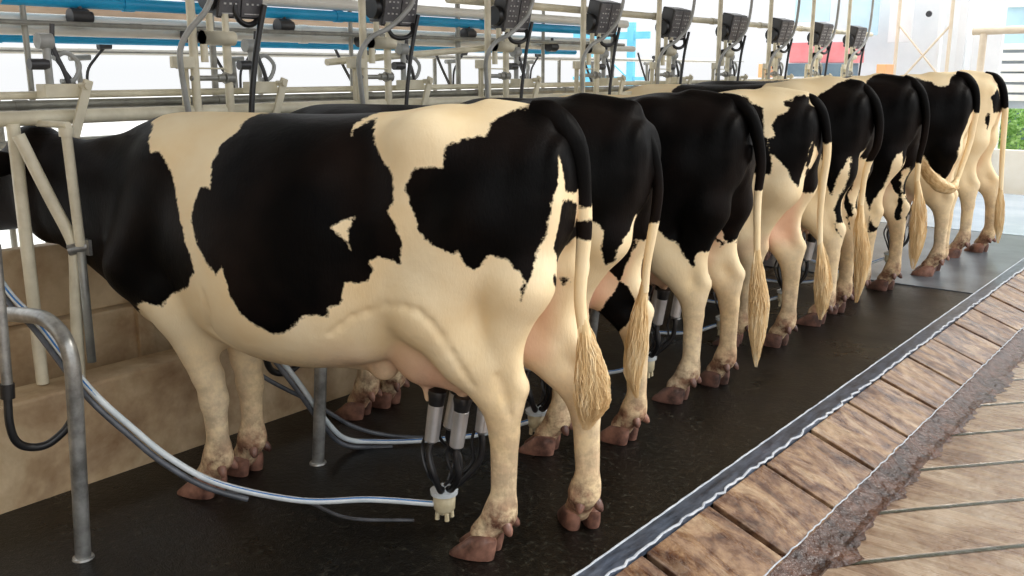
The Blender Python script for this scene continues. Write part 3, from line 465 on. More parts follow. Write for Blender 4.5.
# ------------------------------------------------------------------ setting
def struct(name, mb, mat, smooth=False, bevel=0):
    return tag(mb.build(name, mat, None, smooth, bevel), kind='structure')
Y0, Y1 = -2.0, 13.0
m = MB(); m.box((-2.355, (Y0+Y1)/2, -.06), (1.84, Y1-Y0, .12)); tag(struct('floor', m, MT['mat']), 'dark wet rubber mat floor the cows stand on')
m = MB(); m.box((-2.37, 8.32, .003), (1.78, 2.76, .006)); struct('floor', m, MT['skylit_mat'])
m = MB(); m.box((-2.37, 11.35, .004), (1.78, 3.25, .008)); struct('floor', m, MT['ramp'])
m = MB(); m.box((10.0-1.0, 8, -.26), (20, 60, .2)); m.box((-1.6, 5, -.42), (1.2, 60, .2)); tag(struct('floor', m, MT['yard']), 'wet grooved brown concrete floor')
m = MB(); random.seed(9); vs = []; y = -2.0
d = 0
while y < 13: d = d*.82+random.uniform(-.022, .022); vs.append((y, d)); y += .02
n = len(vs); m.add([(-1.115, y, -.112) for y, d in vs]+[(-1.06, y, -.140) for y, d in vs]+[(-.975+d*.8, y, -.1585) for y, d in vs], [(i, i+1, n+i+1, n+i) for i in range(n-1)]+[(n+i, n+i+1, 2*n+i+1, 2*n+i) for i in range(n-1)])
struct('floor', m, MT['gutter'], True)
m = MB(); m.box((-1.07, 5.5, -.20), (.15, 15, .10)); struct('trim_18', m, MT['gutter'])
m = MB(); m.box((-40.5, 20, -.31), (79, 120, .2)); m.box((4, 45, -.31), (12, 60, .2)); tag(struct('ground', m, MT['ground']))
# manger: low front wall, feed trough and high back board
m = MB()
m.box((-3.365, (Y0+Y1)/2, .13), (.18, Y1-Y0, .50)); struct('wall_left', m, MT['conc'], bevel=.012)
m = MB(); m.box((-3.55, (Y0+Y1)/2, .05), (.2, Y1-Y0, .3)); struct('trim_1', m, MT['conc'])
m = MB(); m.box((-3.68, (Y0+Y1)/2, .16), (.08, Y1-Y0, .76)); struct('wall_back', m, MT['conc'], bevel=.008)
m = MB(); m.box((-3.715, (Y0+Y1)/2, .69), (.07, Y1-Y0, .29)); struct('trim_2', m, MT['conc'], bevel=.008)
for i in range(10):
    m = MB(); m.box((-3.63, 2.06+i*1.75, .44), (.03, .07, .34)); struct('trim_%d' % (i+3), m, MT['conc'], bevel=.006)
# edge strip with scalloped caulk lines
m = MB(); m.box((-1.432, 5.5, .002), (.078, 15, .024)); struct('trim_14', m, MT['bluesteel'], bevel=.004)
random.seed(3)
for x, amp, nm in ((-1.474, .002, 'trim_15'), (-1.392, .009, 'trim_16')):
    pts = []; y = -1.9
    while y < 12.9:
        pts.append((x+random.uniform(-amp, amp), y, .012)); y += .032
    m = MB(); m.tube(spline(pts, 1), (.0040 if amp < .005 else .0052), 6); struct(nm, m, MT['caulk_glint'], True)
# sloping kerb slabs, one after another down to the gutter
random.seed(5)
m = MB(); y = 2.87-.456*10
while y < 12.5:
    L = .456; a, b = y+.014, y+L-.014; j = random.uniform(-.004, .004)
    m.add([(-1.39, a, 0+j), (-1.39, b, 0+j), (-1.108+j, b, -.105), (-1.108+j, a, -.105), (-1.39, a, -.2), (-1.39, b, -.2), (-1.108, b, -.2), (-1.108, a, -.2)],
          [(0, 3, 2, 1), (4, 5, 6, 7), (0, 1, 5, 4), (3, 7, 6, 2), (0, 4, 7, 3), (1, 2, 6, 5)]); y += L
tag(struct('floor', m, MT['kerb'], bevel=.004), 'sloping brown kerb slabs between the mat edge and the gutter')
random.seed(21); pts = []; y = -1.9
while y < 12.5: pts.append((-1.106+random.uniform(-.004, .004), y, -.104)); y += .03
m = MB(); m.tube(pts, .0028, 6); struct('trim_19', m, MT['caulk_glint'], True)  # whitish line painted as the wet glint at the kerb's water edge
m = MB(); m.box((-1.25, 5.5, -.16), (.27, 15, .1)); struct('trim_17', m, MT['gutter'])
# roof, out of view; its edges are cut to steer the sky light
m = MB(); m.box((-2.85, 2.25, 3.4), (4.7, 14.5, .08)); struct('ceiling', m, MT['roof'])
for i, y in enumerate((-3, .5, 4, 7.5)):
    m = MB(); m.box((-2.85, y, 3.27), (4.7, .12, .18)); struct('trim_%d' % (20+i), m, MT['roof'])
m = MB(); m.box((-3.2, -4.95, 1.5), (9.0, .12, 3.8)); struct('wall_light_block', m, MT['conc'])  # unseen wall added behind the camera to hold back light from the left
# ------------------------------------------------------------------ cows
HEAD = math.radians(-164.25)
WORDS = ['first', 'second', 'third', 'fourth', 'fifth', 'sixth', 'seventh', 'eighth', 'ninth', 'tenth']
def mesh_np(name, P, F, mat, parent, attrs):
    me = bpy.data.meshes.new(name)
    me.vertices.add(len(P)); me.vertices.foreach_set('co', P.astype(np.float32).ravel())
    me.loops.add(F.size); me.loops.foreach_set('vertex_index', F.astype(np.int32).ravel())
    me.polygons.add(len(F)); me.polygons.foreach_set('loop_start', np.arange(0, F.size, 4, dtype=np.int32))
    me.polygons.foreach_set('use_smooth', np.ones(len(F), bool)); me.materials.append(mat); me.update(calc_edges=True); me.validate()
    for k, v in attrs.items():
        a = me.attributes.new(k, 'FLOAT', 'POINT'); a.data.foreach_set('value', v.astype(np.float32))
    return link(bpy.data.objects.new(name, me), parent)
def hoof_mb(x, y, splay=0, dew=True, xo=.072):
    m = MB()
    for s in (1, -1):
        prof = [(0, .030, .074, .029), (.010, .028, .074, .031), (.028, .016, .066, .030), (.048, .002, .055, .028), (.066, -.008, .044, .025), (.078, -.014, .02, .012)]
        vs = []; seg = 20; ca, sa = math.cos(s*.07+splay), math.sin(s*.07+splay)
        for z, cx, hl, hw in prof:
            for k in range(seg):
                t = 2*math.pi*k/seg; c, sn = math.cos(t), math.sin(t)
                px = xo-.005+cx+hl*math.copysign(abs(c)**.8, c); py = hw*math.copysign(abs(sn)**.8, sn)*(1-.28*max(c, 0)) + s*.0315
                vs.append((x+px*ca-py*sa, y+px*sa+py*ca, z+.002))
        n = len(prof)
        m.add(vs, [(i*seg+k, i*seg+(k+1) % seg, (i+1)*seg+(k+1) % seg, (i+1)*seg+k) for i in range(n-1) for k in range(seg)]+[tuple(range(seg))[::-1], tuple(range((n-1)*seg, n*seg))])
        if dew: m.lathe((x-.020*math.cos(splay)-s*.027*math.sin(splay), y-.020*math.sin(splay)+s*.027*math.cos(splay), .120), (-.5*math.cos(splay)-s*.35*math.sin(splay), -.5*math.sin(splay)+s*.35*math.cos(splay), -.8), [(-.012, .013), (0, .017), (.018, .015), (.032, .008), (.036, .002)], 10)
    return m
def switch_mesh(pts, rad, n, seed):
    """tail tuft: a soft core and many tapering locks along the centre line"""
    r = random.Random(seed); C = spline(pts, 6); N = len(C); m = MB()
    def rr(t):
        q = t*(len(rad)-1); i = min(int(q), len(rad)-2); return rad[i]+(rad[i+1]-rad[i])*(q-i)
    m.tube(C[:int(N*.86)], [rr(i/(N-1))*.72 for i in range(int(N*.86))], 10)
    for k in range(n):
        t0 = r.uniform(0, .62); t1 = min(1.0, t0+r.uniform(.3, .6)); a = r.uniform(0, 6.283); q = r.uniform(.6, 1.05)
        P = []; R = []; w = r.uniform(.0011, .0026)
        for j in range(8):
            t = t0+(t1-t0)*j/7; c = C[min(N-1, int(t*(N-1)+.5))]; aa = a+.5*j/7*r.uniform(-.6, .6)
            f = rr(t)*q*(min(1, .35+j/4)); P.append(c+Vector((math.cos(aa)*f, math.sin(aa)*f, -.006*j/7*r.random()))); R.append(w*(1-.85*(j/7)**2))
        m.tube(P, R, 4)
    return m
def cow(name_label, loc, heading, pat, rl, rr, fl, fr, tail, tail_r, tail_black, sw, sw_r, sw_n=120, h=.0125, head=(0, 0), wide=1.0, seed=1, hoofm='hoof', sc=1.0, tail_white=(), crease=(), turn=(.08, -.3, .08, -.15)):
    root = empty('cow', (loc[0], loc[1], 0), heading); root.scale = (sc, sc, sc); tag(root, name_label, 'cow', 'dairy cows being milked in a row')
    P, F = cow_field(rl, rr, fl, fr, h, head, wide, crease=crease, turn=turn).mesh()
    x, y, z = P.T
    coat = coat_value(P, pat)
    sm = lambda v, a, b: np.clip((v-a)/(b-a), 0, 1)
    ud = 1-np.clip((np.sqrt(((x-.27)/.24)**2+(y/.17)**2+((z-.66)/.2)**2)-.85)/.3, 0, 1)
    pink = np.maximum(ud, sm(x, 2.44, 2.52)); pink = np.maximum(pink, .5*(1-np.clip(np.hypot(x-.52, z-.56)/.16, 0, 1)))
    pink = np.maximum(pink, .9*(1-np.clip(np.sqrt((x+.15)**2+(y*1.3)**2+((z-1.12)*.7)**2)/.07, 0, 1)))
    pink = np.maximum(pink, .8*sm(x, -.10, -.03)*sm(-x, -.22, -.12)*sm(-np.abs(y), -.085, -.05)*sm(z, .55, .62)*sm(-z, -.98, -.86))
    dirt = np.clip((.34-z)/.2, 0, 1); dirt = np.maximum(dirt, .5*np.clip((.66-z)/.35, 0, 1)); dirt = np.maximum(dirt, .35*np.clip((.66-z)/.1, 0, 1)*(x > .42)*(x < 1.1))
    body = mesh_np('body', P, F, MT['cow'], root, {'coat': coat, 'pink': pink, 'dirt': dirt})
    for (hx, hy), bx, tn in ((rl, .005, turn[0]), (rr, .005, turn[1]), (fl, 1.128, turn[2]), (fr, 1.128, turn[3])):
        hoof_mb(bx+hx, hy, tn).build('hoof', MT[hoofm], root)
    for s in (1, -1):
        m = MB(); m.ball((2.165, s*.112+head[1]*.26, 1.115+head[0]*.26), .02); m.build('eye', MT['eye'], root)
    T = spline(tail, 6); n = len(T); k = len(tail_r)-1
    R = [tail_r[min(int(i/(n-1)*k), k-1)]*(1-((i/(n-1)*k) % 1 if i < n-1 else 1)) + tail_r[min(int(i/(n-1)*k)+1, k)]*((i/(n-1)*k) % 1 if i < n-1 else 1) for i in range(n)]
    m = MB(); m.tube(T, R, 12)
    t = m.build('tail', MT['cow'], root)
    cv = [0]*len(t.data.vertices)
    for i, v in enumerate(t.data.vertices):
        zz = v.co.z; val = zz-tail_black
        for a, b in tail_white: val = min(val, max(a-zz, zz-b))
        cv[i] = max(-.2, min(.2, val))
    for nm, vals in (('coat', cv), ('pink', [0.]*len(cv)), ('dirt', [0.]*len(cv))):
        a = t.data.attributes.new(nm, 'FLOAT', 'POINT'); a.data.foreach_set('value', vals)
    switch_mesh(sw, sw_r, sw_n, seed).build('tail_switch', MT['hair'], t)
    return root
for c in COWS: cow(**c)

# ------------------------------------------------------------------ milking clusters
def cluster(ci, hose, second=None):
    c = COWS[ci]; a = c['heading']; ca, sa = math.cos(a), math.sin(a)
    root = empty('milking_cluster', (c['loc'][0], c['loc'][1], 0), a)
    tag(root, CL_LABEL[ci], 'milking cluster', 'milking clusters on the udders')
    cx, cy = .300, 0.0
    m = MB(); m.lathe((cx, cy, .060), (0, 0, 1), [(0, .010), (.004, .030), (.012, .036), (.05, .038), (.062, .036)], 22); m.build('claw_bowl', MT['claw'], root)
    m = MB(); m.lathe((cx, cy, .122), (0, 0, 1), [(0, .036), (.002, .046), (.016, .047), (.020, .040), (.028, .026), (.034, .010)], 22); m.cyl((cx+.03, cy-.02, .135), (cx-.02, cy-.05, .152), .006); m.build('claw_lid', MT['clear'], root)
    for q in range(4):
        t = .785+q*1.571; m = MB(); m.cyl((cx+.024*math.cos(t), cy+.024*math.sin(t), .062), (cx+.026*math.cos(t), cy+.026*math.sin(t), .035), .008); m.build('claw_foot', MT['claw'], root)
    cups = [((.288, .058, .495), (.312, .062, .325)), ((.265, -.055, .50), (.300, -.045, .335)), ((.195, .065, .49), (.222, .062, .32)), ((.165, -.062, .495), (.185, -.05, .335))]
    for (A, B) in cups:
        A = Vector(A); B = Vector(B); d = (B-A).normalized(); L = (B-A).length
        cup = MB().lathe(A+d*.035, d, [(0, .022), (.004, .0255), (L-.045, .0235), (L-.035, .012)], 20).build('teat_cup', MT['steel'], root)
        MB().lathe(A-d*.012, d, [(0, .020), (.002, .029), (.012, .031), (.03, .027), (.052, .0245), (.056, .019)], 20).build('liner_mouth', MT['rubber'], cup)
        MB().cyl(B-d*.012, B+d*.018, .007).build('liner_nipple', MT['steel'], cup)
        t = math.atan2(A.y-cy, A.x-cx); e = Vector((cx+.028*math.cos(t), cy+.028*math.sin(t), .150))
        mid = (B+e)/2+Vector((math.cos(t)*.035, math.sin(t)*.035, -.015))
        MB().tube(spline([B+d*.002, B+d*.04+Vector((math.cos(t)*.008, math.sin(t)*.008, 0)), mid, e+Vector((math.cos(t)*.022, math.sin(t)*.022, .008)), e], 6), .0112, 10).build('short_milk_tube', MT['rubber'], cup)
        off = Vector((.016, 0.0, 0)); MB().tube(spline([B-d*.035+off*1.3, B+d*.03+off*1.9, mid+off*1.3, e+off*.8+Vector((0, 0, .012))], 6), .0055, 8).build('pulse_tube', MT['rubber'], cup)
    if hose:
        inv = Matrix.Translation(root.location) @ Matrix.Rotation(a, 4, 'Z'); inv = inv.inverted()
        H = spline([inv @ Vector(p) for p in hose], 10)
        ho = MB().tube(H, .0105, 12).build('milk_hose', MT['clear'], root)
        st = [p+Vector((0, .0, .0075)) for p in H]
        MB().tube([Vector(p)+Vector((0, .006, .0078)) for p in H], .0032, 6).build('hose_stripe', MT['stripe'], ho)
        MB().tube([Vector(p)+Vector((.004, .012, -.021)) for p in H[26:]], .0095, 10).build('pulse_hose', MT['darkgrey'], root)
    return root

CL_LABEL = ['steel milking cluster on the udder of the nearest cow, with a blue striped hose',
 'milking cluster on the second cow, mostly hidden behind the hind legs of the nearest cow',
 'milking cluster just left of the hind legs of the third cow',
 'milking cluster left of the hind legs of the cream cow with the pink udder',
 'milking cluster on the fifth cow, left of its pale tail tuft',
 'milking cluster under the sixth cow, black patches on its thighs',
 'milking cluster between the seventh cow and the tail of the sixth']
CX = [(-2.043, 2.121, .095), (-2.18, 1.98, .115), (-2.33, 1.815, .128), (-2.499, 1.629, .205), (-2.598, 1.521, .303), (-2.674, 1.44, .417), (-2.765, 1.366, .545), (-2.984, 1.34, .713), (-3.13, 1.335, .775), (-3.26, 1.34, .84)]
cluster(0, [(-2.035, 2.128, .088)] + CX[1:])
cluster(1, [(-2.25, 2.93, .088), (-2.40, 2.80, .035), (-2.56, 2.636, .02), (-2.70, 2.50, .022), (-2.76, 2.38, .06), (-2.76, 2.27, .19), (-2.78, 2.19, .33), (-2.82, 2.12, .46), (-2.95, 2.05, .65), (-3.15, 2.02, .9)])
for ci in range(2, 7):
    c = COWS[ci]; ca, sa = math.cos(c['heading']), math.sin(c['heading'])
    W = lambda x, y, z: (c['loc'][0]+x*ca-y*sa, c['loc'][1]+x*sa+y*ca, z)
    cluster(ci, [W(.34, 0, .088), W(.5, .05, .03), W(.8, .1, .02), W(.95, .12, .1), W(1.05, .12, .3), W(1.2, .1, .8)])

def place(pts, y0=0, x=-3.4): return [(p[2] if len(p) > 2 else x, y0+p[0], p[1]) for p in pts]
ORD = ['leftmost', 'second from the left', 'third from the left', 'fourth from the left', 'fifth from the left', 'sixth from the left', 'seventh from the left', 'eighth from the left', 'ninth from the left']
NU = 9; YU = [2.24+.905*k for k in range(NU)]
def proto_unit(y0, k):
    o = ORD[k]
    # frame of two posts carrying the milk tee
    f = empty('milking_point_frame', (-3.4, y0, .38)); tag(f, 'beige pipe frame with open tee and two posts, %s' % o, 'pipe frame', 'milking point frames behind the cows')
    L = lambda x, y, z: (x, y, z-.38)
    for y in (.0, .155):
        MB().cyl(L(0, y, .38), L(0, y, 3.2 if y == 0 else 1.62), .0175).build('post', MT['pipe'], f)
    MB().pipe(L(.02, .03, 1.625), L(.02, .175, 1.625), .029).build('tee_pipe', MT['pipe'], f)
    for y in (.068, .142): MB().cyl(L(.02, y, 1.64), L(.02, y, 1.72), .014).build('stub_pipe', MT['pipe'], f)
    MB().cyl(L(.02, .035, 1.60), L(.02, .035, 1.53), .015).build('stub_pipe', MT['pipe'], f)
    m = MB(); m.cyl(L(0, -.02, 1.468), L(0, .17, 1.468), .011); m.cyl(L(0, .10, 1.468), L(0, .13, 1.468), .017); m.cyl(L(0, .135, 1.468), L(0, .175, 1.468), .024); m.build('cross_tube', MT['pipe2'], f)
    MB().cyl(L(.01, -.09, 1.508), L(.01, .155, 1.505), .0035).build('tie_rod', MT['pipe'], f)
    m = MB(); m.box(L(.01, -.06, 1.53), (.02, .10, .045)); m.build('bracket_plate', MT['pipe'], f, False, .003)
    for y in (-.045, -.025): MB().cyl(L(-.02, y, 1.53), L(-.02, y, 1.36), .008).build('thin_tube', MT['pipe'], f)
    # control box leaning out over the rail
    b = empty('control_box', (-3.36, y0+.21, 1.805)); b.rotation_euler = (0, math.radians(14), math.radians(-6))
    tag(b, 'black control box with pale keys, %s of the row' % o, 'control box', 'control boxes above the milking points')
    MB().box((-.045, 0, 0), (.10, .205, .21)).build('housing', MT['plast'], b, False, .008)
    MB().lathe((-.05, -.135, -.03), (0, 1, 0), [(0, .05), (.008, .055), (.03, .055), (.045, .045)], 20).build('round_cap', MT['rubber'], b)
    for s in (-1, 1):
        p = MB().box((.008, s*.05, 0), (.008, .094, .19)).build('keypad', MT['panel'], b, False, .002)
        m = MB()
        for r_ in range(5):
            for c_ in range(3):
                if (r_*3+c_+k) % 7 != 3: m.box((.0135, s*.05+(c_-1)*.024, .065-r_*.027), (.004, .009, .007))
        m.box((.0135, s*.05, -.082), (.003, .07, .004))
        m.build('key', MT['key'], p, False)
    # hoses
    P = [(.01, 2.0, -3.27), (.035, 1.82, -3.29), (-.005, 1.725, -3.29), (-.068, 1.645, -3.32), (-.097, 1.575, -3.34), (-.092, 1.49, -3.35), (-.075, 1.39, -3.36), (-.05, 1.30, -3.38)] if k == 0 else \
        [(.36, 2.9, -3.30), (.33, 2.4, -3.29), (.27, 1.98, -3.28), (.215, 1.82, -3.28), (.155, 1.75, -3.29), (.08, 1.69, -3.31), (-.012, 1.648, -3.33), (-.066, 1.59, -3.34), (-.078, 1.53, -3.35), (-.06, 1.43, -3.36), (-.03, 1.32, -3.38)]
    h = MB().tube(spline(place(P, y0), 8), .0115, 10).build('vacuum_hose', MT['greyhose'])
    tag(h, 'curved grey hose passing in front of the pipe frame %s' % o, 'hose', 'grey hoses at the milking points')
    q = MB().tube(spline(place([(.30, 1.76, -3.33), (.272, 1.64, -3.34), (.25, 1.55, -3.34), (.225, 1.42, -3.34), (.21, 1.30, -3.34)], y0), 6), .0125 if k == 0 else .010, 10).build('drop_tube', MT['rubber'])
    tag(q, 'straight black rubber tube hanging below the control box %s' % o, 'tube', 'black drop tubes below the control boxes')
    if k == 0:
        e = MB().tube([Vector((-3.37+.0*t, y0+.245+.062*math.cos(t), 1.742+.062*math.sin(t))) for t in [i*2*math.pi/24 for i in range(24)]], .012, 10, closed=True).build('coiled_hose', MT['rubber'])
    else:
        e = MB().tube(spline(place([(.13, 1.70, -3.38), (.16, 1.655, -3.36), (.22, 1.65, -3.35), (.275, 1.675, -3.35), (.29, 1.72, -3.36)], y0), 6), .011, 10).build('coiled_hose', MT['rubber'])
    tag(e, 'black rubber hose bend under the control box %s' % o, 'hose', 'black hose bends under the control boxes')
for k, y0 in enumerate(YU): proto_unit(y0, k)

# gate latch: box on the rail, swinging flat lever and the little air valve standing on it
YL = [1.37]+YU[:8]
def latch(y0, k):
    r = empty('gate_latch', (-3.42, y0+.32, 1.36)); o = ORD[k]
    tag(r, 'beige gate latch box with slanted flat lever on the rail, %s' % o, 'gate latch', 'gate latches on the thick rail')
    L = lambda x, y, z: (x+.0, y-.32, z-1.36)
    MB().box(L(0, .325, 1.428), (.07, .13, .048)).build('latch_box', MT['pipe'], r, False, .004)
    m = MB(); a = Vector(L(.055, .40, 1.455)); b_ = Vector(L(.075, .335, 1.275)); d = (b_-a); M = Matrix.Rotation(math.atan2((b_-a).y, -(b_-a).z), 4, 'X')
    m.box((a+b_)/2, (.014, .034, d.length+.02), M); m.build('flat_lever', MT['pipe'], r, False, .003)
    m = MB(); m.cyl(L(.03, .39, 1.445), L(.085, .39, 1.445), .012); m.build('pivot_pin', MT['pipe'], r)
    v = MB(); v.cyl(L(-.03, .31, 1.45), L(-.03, .31, 1.62), .014); v.cyl(L(-.03, .28, 1.60), L(-.03, .33, 1.60), .028); v.build('air_valve', MT['greyhose'], r)
    v = MB(); v.cyl(L(-.03, .245, 1.52), L(-.03, .31, 1.52), .02); v.build('valve_cap', MT['plast'], r)
    v = MB(); v.tube(spline([L(-.03, .34, 1.66), L(-.03, .335, 1.58), L(-.02, .36, 1.50), L(-.02, .375, 1.45)], 6), .009, 8); v.build('air_tube', MT['plast'], r)
    v = MB(); v.tube(spline([L(-.03, .33, 1.54), L(-.03, .38, 1.56), L(-.03, .425, 1.52), L(-.03, .40, 1.465), L(-.03, .35, 1.46)], 6), .009, 8); v.build('air_tube', MT['greyhose'], r)
    # swing gate below
    g = empty('swing_gate', (-3.4, y0+.14, .38)); tag(g, 'pale pipe gate with diagonal bar and clamp, %s in the row' % o, 'gate', 'swing gates between the cows')
    G = lambda x, y, z: (x, y-.14, z-.38)
    MB().cyl(G(0, .143, .385), G(0, .143, 1.32), .022).build('post', MT['pipe'], g)
    MB().tube(spline([G(.06, .130, 1.285), G(.10, .19, 1.08), G(.14, .235, .92), G(.145, .237, .84), G(.14, .225, .66), G(.14, .21, .40)], 5), .021, 12).build('diagonal_bar', MT['pipe'], g)
    m = MB(); m.pipe(G(.18, .243, .477), G(.18, .245, .88), .015); m.build('lower_tube', MT['pipe2'], g)
    MB().cyl(G(.18, .245, .90), G(.18, .236, 1.30), .0175).build('swing_bar', MT['pipe'], g)
    m = MB(); m.cyl(G(.15, .215, .885), G(.19, .275, .90), .020); m.box(G(.19, .262, .895), (.05, .012, .055)); m.build('clamp', MT['galv'], g)
    m = MB(); m.cyl(G(.18, .236, 1.28), G(.18, .236, 1.31), .024); m.cyl(G(-.02, .236, 1.318), G(.20, .236, 1.318), .012); m.build('collar', MT['pipe'], g)
for k, y0 in enumerate(YL): latch(y0, k)

# long rails and pipes along the stalls
def rail(name, label, x, z, r, mat, y0=-.5, y1=10.6, dz=0, cat='pipe', joints=0, jm=None):
    t = MB().cyl((x, y0, z), (x, y1, z+dz), r, seg=16).build(name, mat); tag(t, label, cat)
    if joints:
        y = y0+.4
        while y < y1:
            MB().cyl((x, y, z+dz*(y-y0)/(y1-y0)), (x, y+.05, z+dz*(y-y0)/(y1-y0)), r*1.18).build('coupling', jm or mat, t); y += joints
    return t
rail('stall_rail', 'thick cream rail along the stalls at the height of the backs of the cows', -3.42, 1.336, .026, MT['pipe'], cat='rail')
rail('stall_rail', 'thinner cream rail running just above the thick one', -3.50, 1.412, .014, MT['pipe'], cat='rail')
rail('stall_rail', 'dull grey rail between the two cream rails', -3.66, 1.372, .018, MT['pipe2'], cat='rail', joints=.87)
rail('stall_rail', 'short level pipe end slanting up across the white background', -3.47, 1.535, .016, MT['pipe'], 2.98, 4.5, .11, cat='rail')
rail('stall_rail', 'cream rail at the very top edge behind the control boxes', -3.55, 1.868, .022, MT['pipe'], 3.9, 10.6, cat='rail', joints=.87)
rail('blue_pipe', 'thick bright blue pipe highest behind the stalls', -4.0, 1.778, .027, MT['blue'], y1=6.1, joints=1.2)
rail('blue_pipe', 'thinner blue pipe running below the white pipes', -4.4, 1.637, .020, MT['blue'], y1=6.3, joints=2.0)
rail('white_pipe', 'white pipe directly under the upper blue pipe', -4.05, 1.704, .022, MT['white'], y1=6.3, joints=1.7)
rail('white_pipe', 'white pipe directly above the lower blue pipe', -4.05, 1.660, .022, MT['white'], y1=6.6, joints=1.7)
rail('white_pipe', 'white pipe at the top edge above the blue pipes', -4.0, 1.838, .030, MT['white'], 2.6, 6.4, joints=1.7)
rail('grey_conduit', 'slim grey conduit squeezed between the two white pipes', -3.95, 1.684, .011, MT['pipe2'], y1=6.3, joints=.6)
rail('thin_wire', 'thin grey wire stretched below the lower blue pipe', -5.0, 1.594, .005, MT['pipe2'], cat='wire')
rail('far_rail', 'pale rail of the opposite stalls seen under the white pipes', -5.2, 1.60, .018, MT['white'], cat='rail')
rail('far_rail', 'lower grey rail of the opposite stalls behind the backs of the cows', -5.2, 1.30, .02, MT['pipe2'], cat='rail')
rail('far_rail', 'low rail of the opposite stalls seen under the thick rail', -5.2, 1.12, .02, MT['pipe2'], cat='rail')
for i in range(6):
    y = 2.10+i*.53*1.0 if i < 3 else 3.7+(i-3)*.87
    z = 1.717 if i % 2 == 0 else 1.655
    m = MB(); m.cyl((-3.99, y-.045, z), (-3.99, y+.03, z), .034); m.cyl((-3.99, y+.03, z), (-3.99, y+.05, z), .024); m.cyl((-3.99, y, z+.02), (-3.99, y, z+.06), .010)
    tag(m.build('pipe_valve', MT['plast']), 'black round valve on the white pipes, %s' % ORD[i], 'valve', 'black valves on the white pipes')
for i in range(7):        # hanging air lines of the opposite stalls
    y = 2.42+.95*i; x = -4.9; o = ORD[i]
    r = empty('hanging_hose_set', (x, y, 1.36)); tag(r, 'small grey hose set with valve hanging behind the rails, %s' % o, 'hose', 'hose sets of the opposite stalls')
    MB().tube(spline([(0, -.05, .30), (0, .02, .18), (0, .10, .06), (0, .14, 0)], 5), .010, 8).build('hose', MT['plast'], r)
    MB().tube(spline([(0, .27, .25), (0, .22, .20), (0, .17, .13), (0, .16, .0)], 5), .008, 8).build('hose', MT['plast'], r)
    m = MB(); m.cyl((0, .12, .20), (0, .13, .02), .014); m.cyl((0, .08, .20), (0, .19, .205), .016); m.build('valve_body', MT['greyhose'], r)
    m = MB(); m.cyl((0, .24, .26), (0, .31, .265), .018); m.build('valve_cap', MT['plast'], r)
for i in range(9):
    y = 1.0+.87*i; m = MB(); m.cyl((-4.0, y, -.2), (-4.0, y, 1.9), .012 if i % 2 else .016)
    tag(m.build('rear_post', MT['pipe2']), 'thin grey post behind the manger, %s' % ORD[i], 'post', 'thin posts behind the manger')
for i in range(16):
    y = .6+.55*i; m = MB(); m.cyl((-5.2, y, -.2), (-5.2, y, 1.6 if i % 3 == 0 else 1.12), .016)
    tag(m.build('far_stall_post', MT['pipe2']), 'grey upright of the opposite stall line behind the rails', 'post', 'uprights of the opposite stall line')
tag(MB().tube([Vector((-3.8, 1.62+.085*math.cos(t), 1.80+.085*math.sin(t))) for t in [i*2*math.pi/30 for i in range(30)]], .012, 10, closed=True).build('hose_loop', MT['greyhose']), 'grey hose loop at the top left corner in front of the blue pipe', 'hose')
# bent floor loops between the cows
for i in range(8):
    y = 1.29+.95*i; r = empty('floor_loop', (-2.76, y, 0)); r['label'] = 'bent galvanised loop tube standing on the mat at the lower left' if i == 0 else \
        ('galvanised post on the mat under the belly of the nearest cow' if i == 1 else 'galvanised loop post under the cows, %s on the mat' % ORD[i])
    r['category'] = 'stall loop'; r['group'] = 'stall loops standing on the mat'
    MB().tube(spline([(-.56, .0, .70), (-.385, 0, .732), (-.206, 0, .757), (-.075, 0, .766), (.022, 0, .733), (.062, 0, .665), (.058, 0, .54), (.03, 0, .27), (0, 0, .0)], 7), .024, 14).build('bent_tube', MT['galv'], r)
    MB().lathe((0, 0, 0), (0, 0, 1), [(0, .034), (.006, .032), (.008, .025)], 16).build('foot_flange', MT['galv'], r)
    if i < 2:
        d = empty('hose_bend_assembly', (-2.9, y-.10, .5)); tag(d, ('grey tube with black collar and black hose bend at the left edge' if i == 0 else 'black hose bend beside the front legs of the nearest cow'), 'hose', 'hose bends beside the stall loops')
        MB().cyl((0, .01, .50), (0, -.005, .055), .016).build('metal_tube', MT['galv'], d)
        MB().cyl((0, -.005, .075), (0, -.008, .03), .021).build('collar', MT['rubber'], d)
        MB().tube(spline([(0, -.008, .035), (0, -.012, -.05), (.0, .0, -.11), (0, .035, -.142), (.01, .085, -.148), (.02, .135, -.12), (.03, .165, -.08), (.04, .18, -.03)], 6), .013, 10).build('hose_bend', MT['rubber'], d)
tag(MB().tube(spline([(-3.25, 1.9, .62), (-2.95, 1.95, .56), (-2.85, 2.05, .40), (-2.78, 2.25, .24), (-2.74, 2.42, .10), (-2.66, 2.58, .03), (-2.45, 2.75, .02)], 8), .0085, 10).build('air_hose', MT['darkgrey']), 'thin dark hose on the mat behind the post under the nearest belly', 'hose')
tag(MB().tube(spline([(-2.10, 2.10, .018), (-2.3, 1.98, .012), (-2.55, 1.97, .010), (-2.8, 1.85, .010)], 8), .006, 8).build('air_hose', MT['darkgrey']), 'thin dark cord lying on the mat above the striped hose', 'hose')

# ------------------------------------------------------------------ beyond the stalls
def beam(name, c, d, mat, label=None, cat=None, group=None, st=True):
    m = MB().box(c, d); o = m.build(name, mat, None, False, .006)
    if st: tag(o, kind='structure')
    else: tag(o, label, cat, group)
    return o
beam('trim_30', (-9.0, 3, 2.06), (.1, 16, .11), MT['wood'])
beam('trim_31', (-9.0, 3, 2.4), (.1, 16, .2), MT['sheet'])
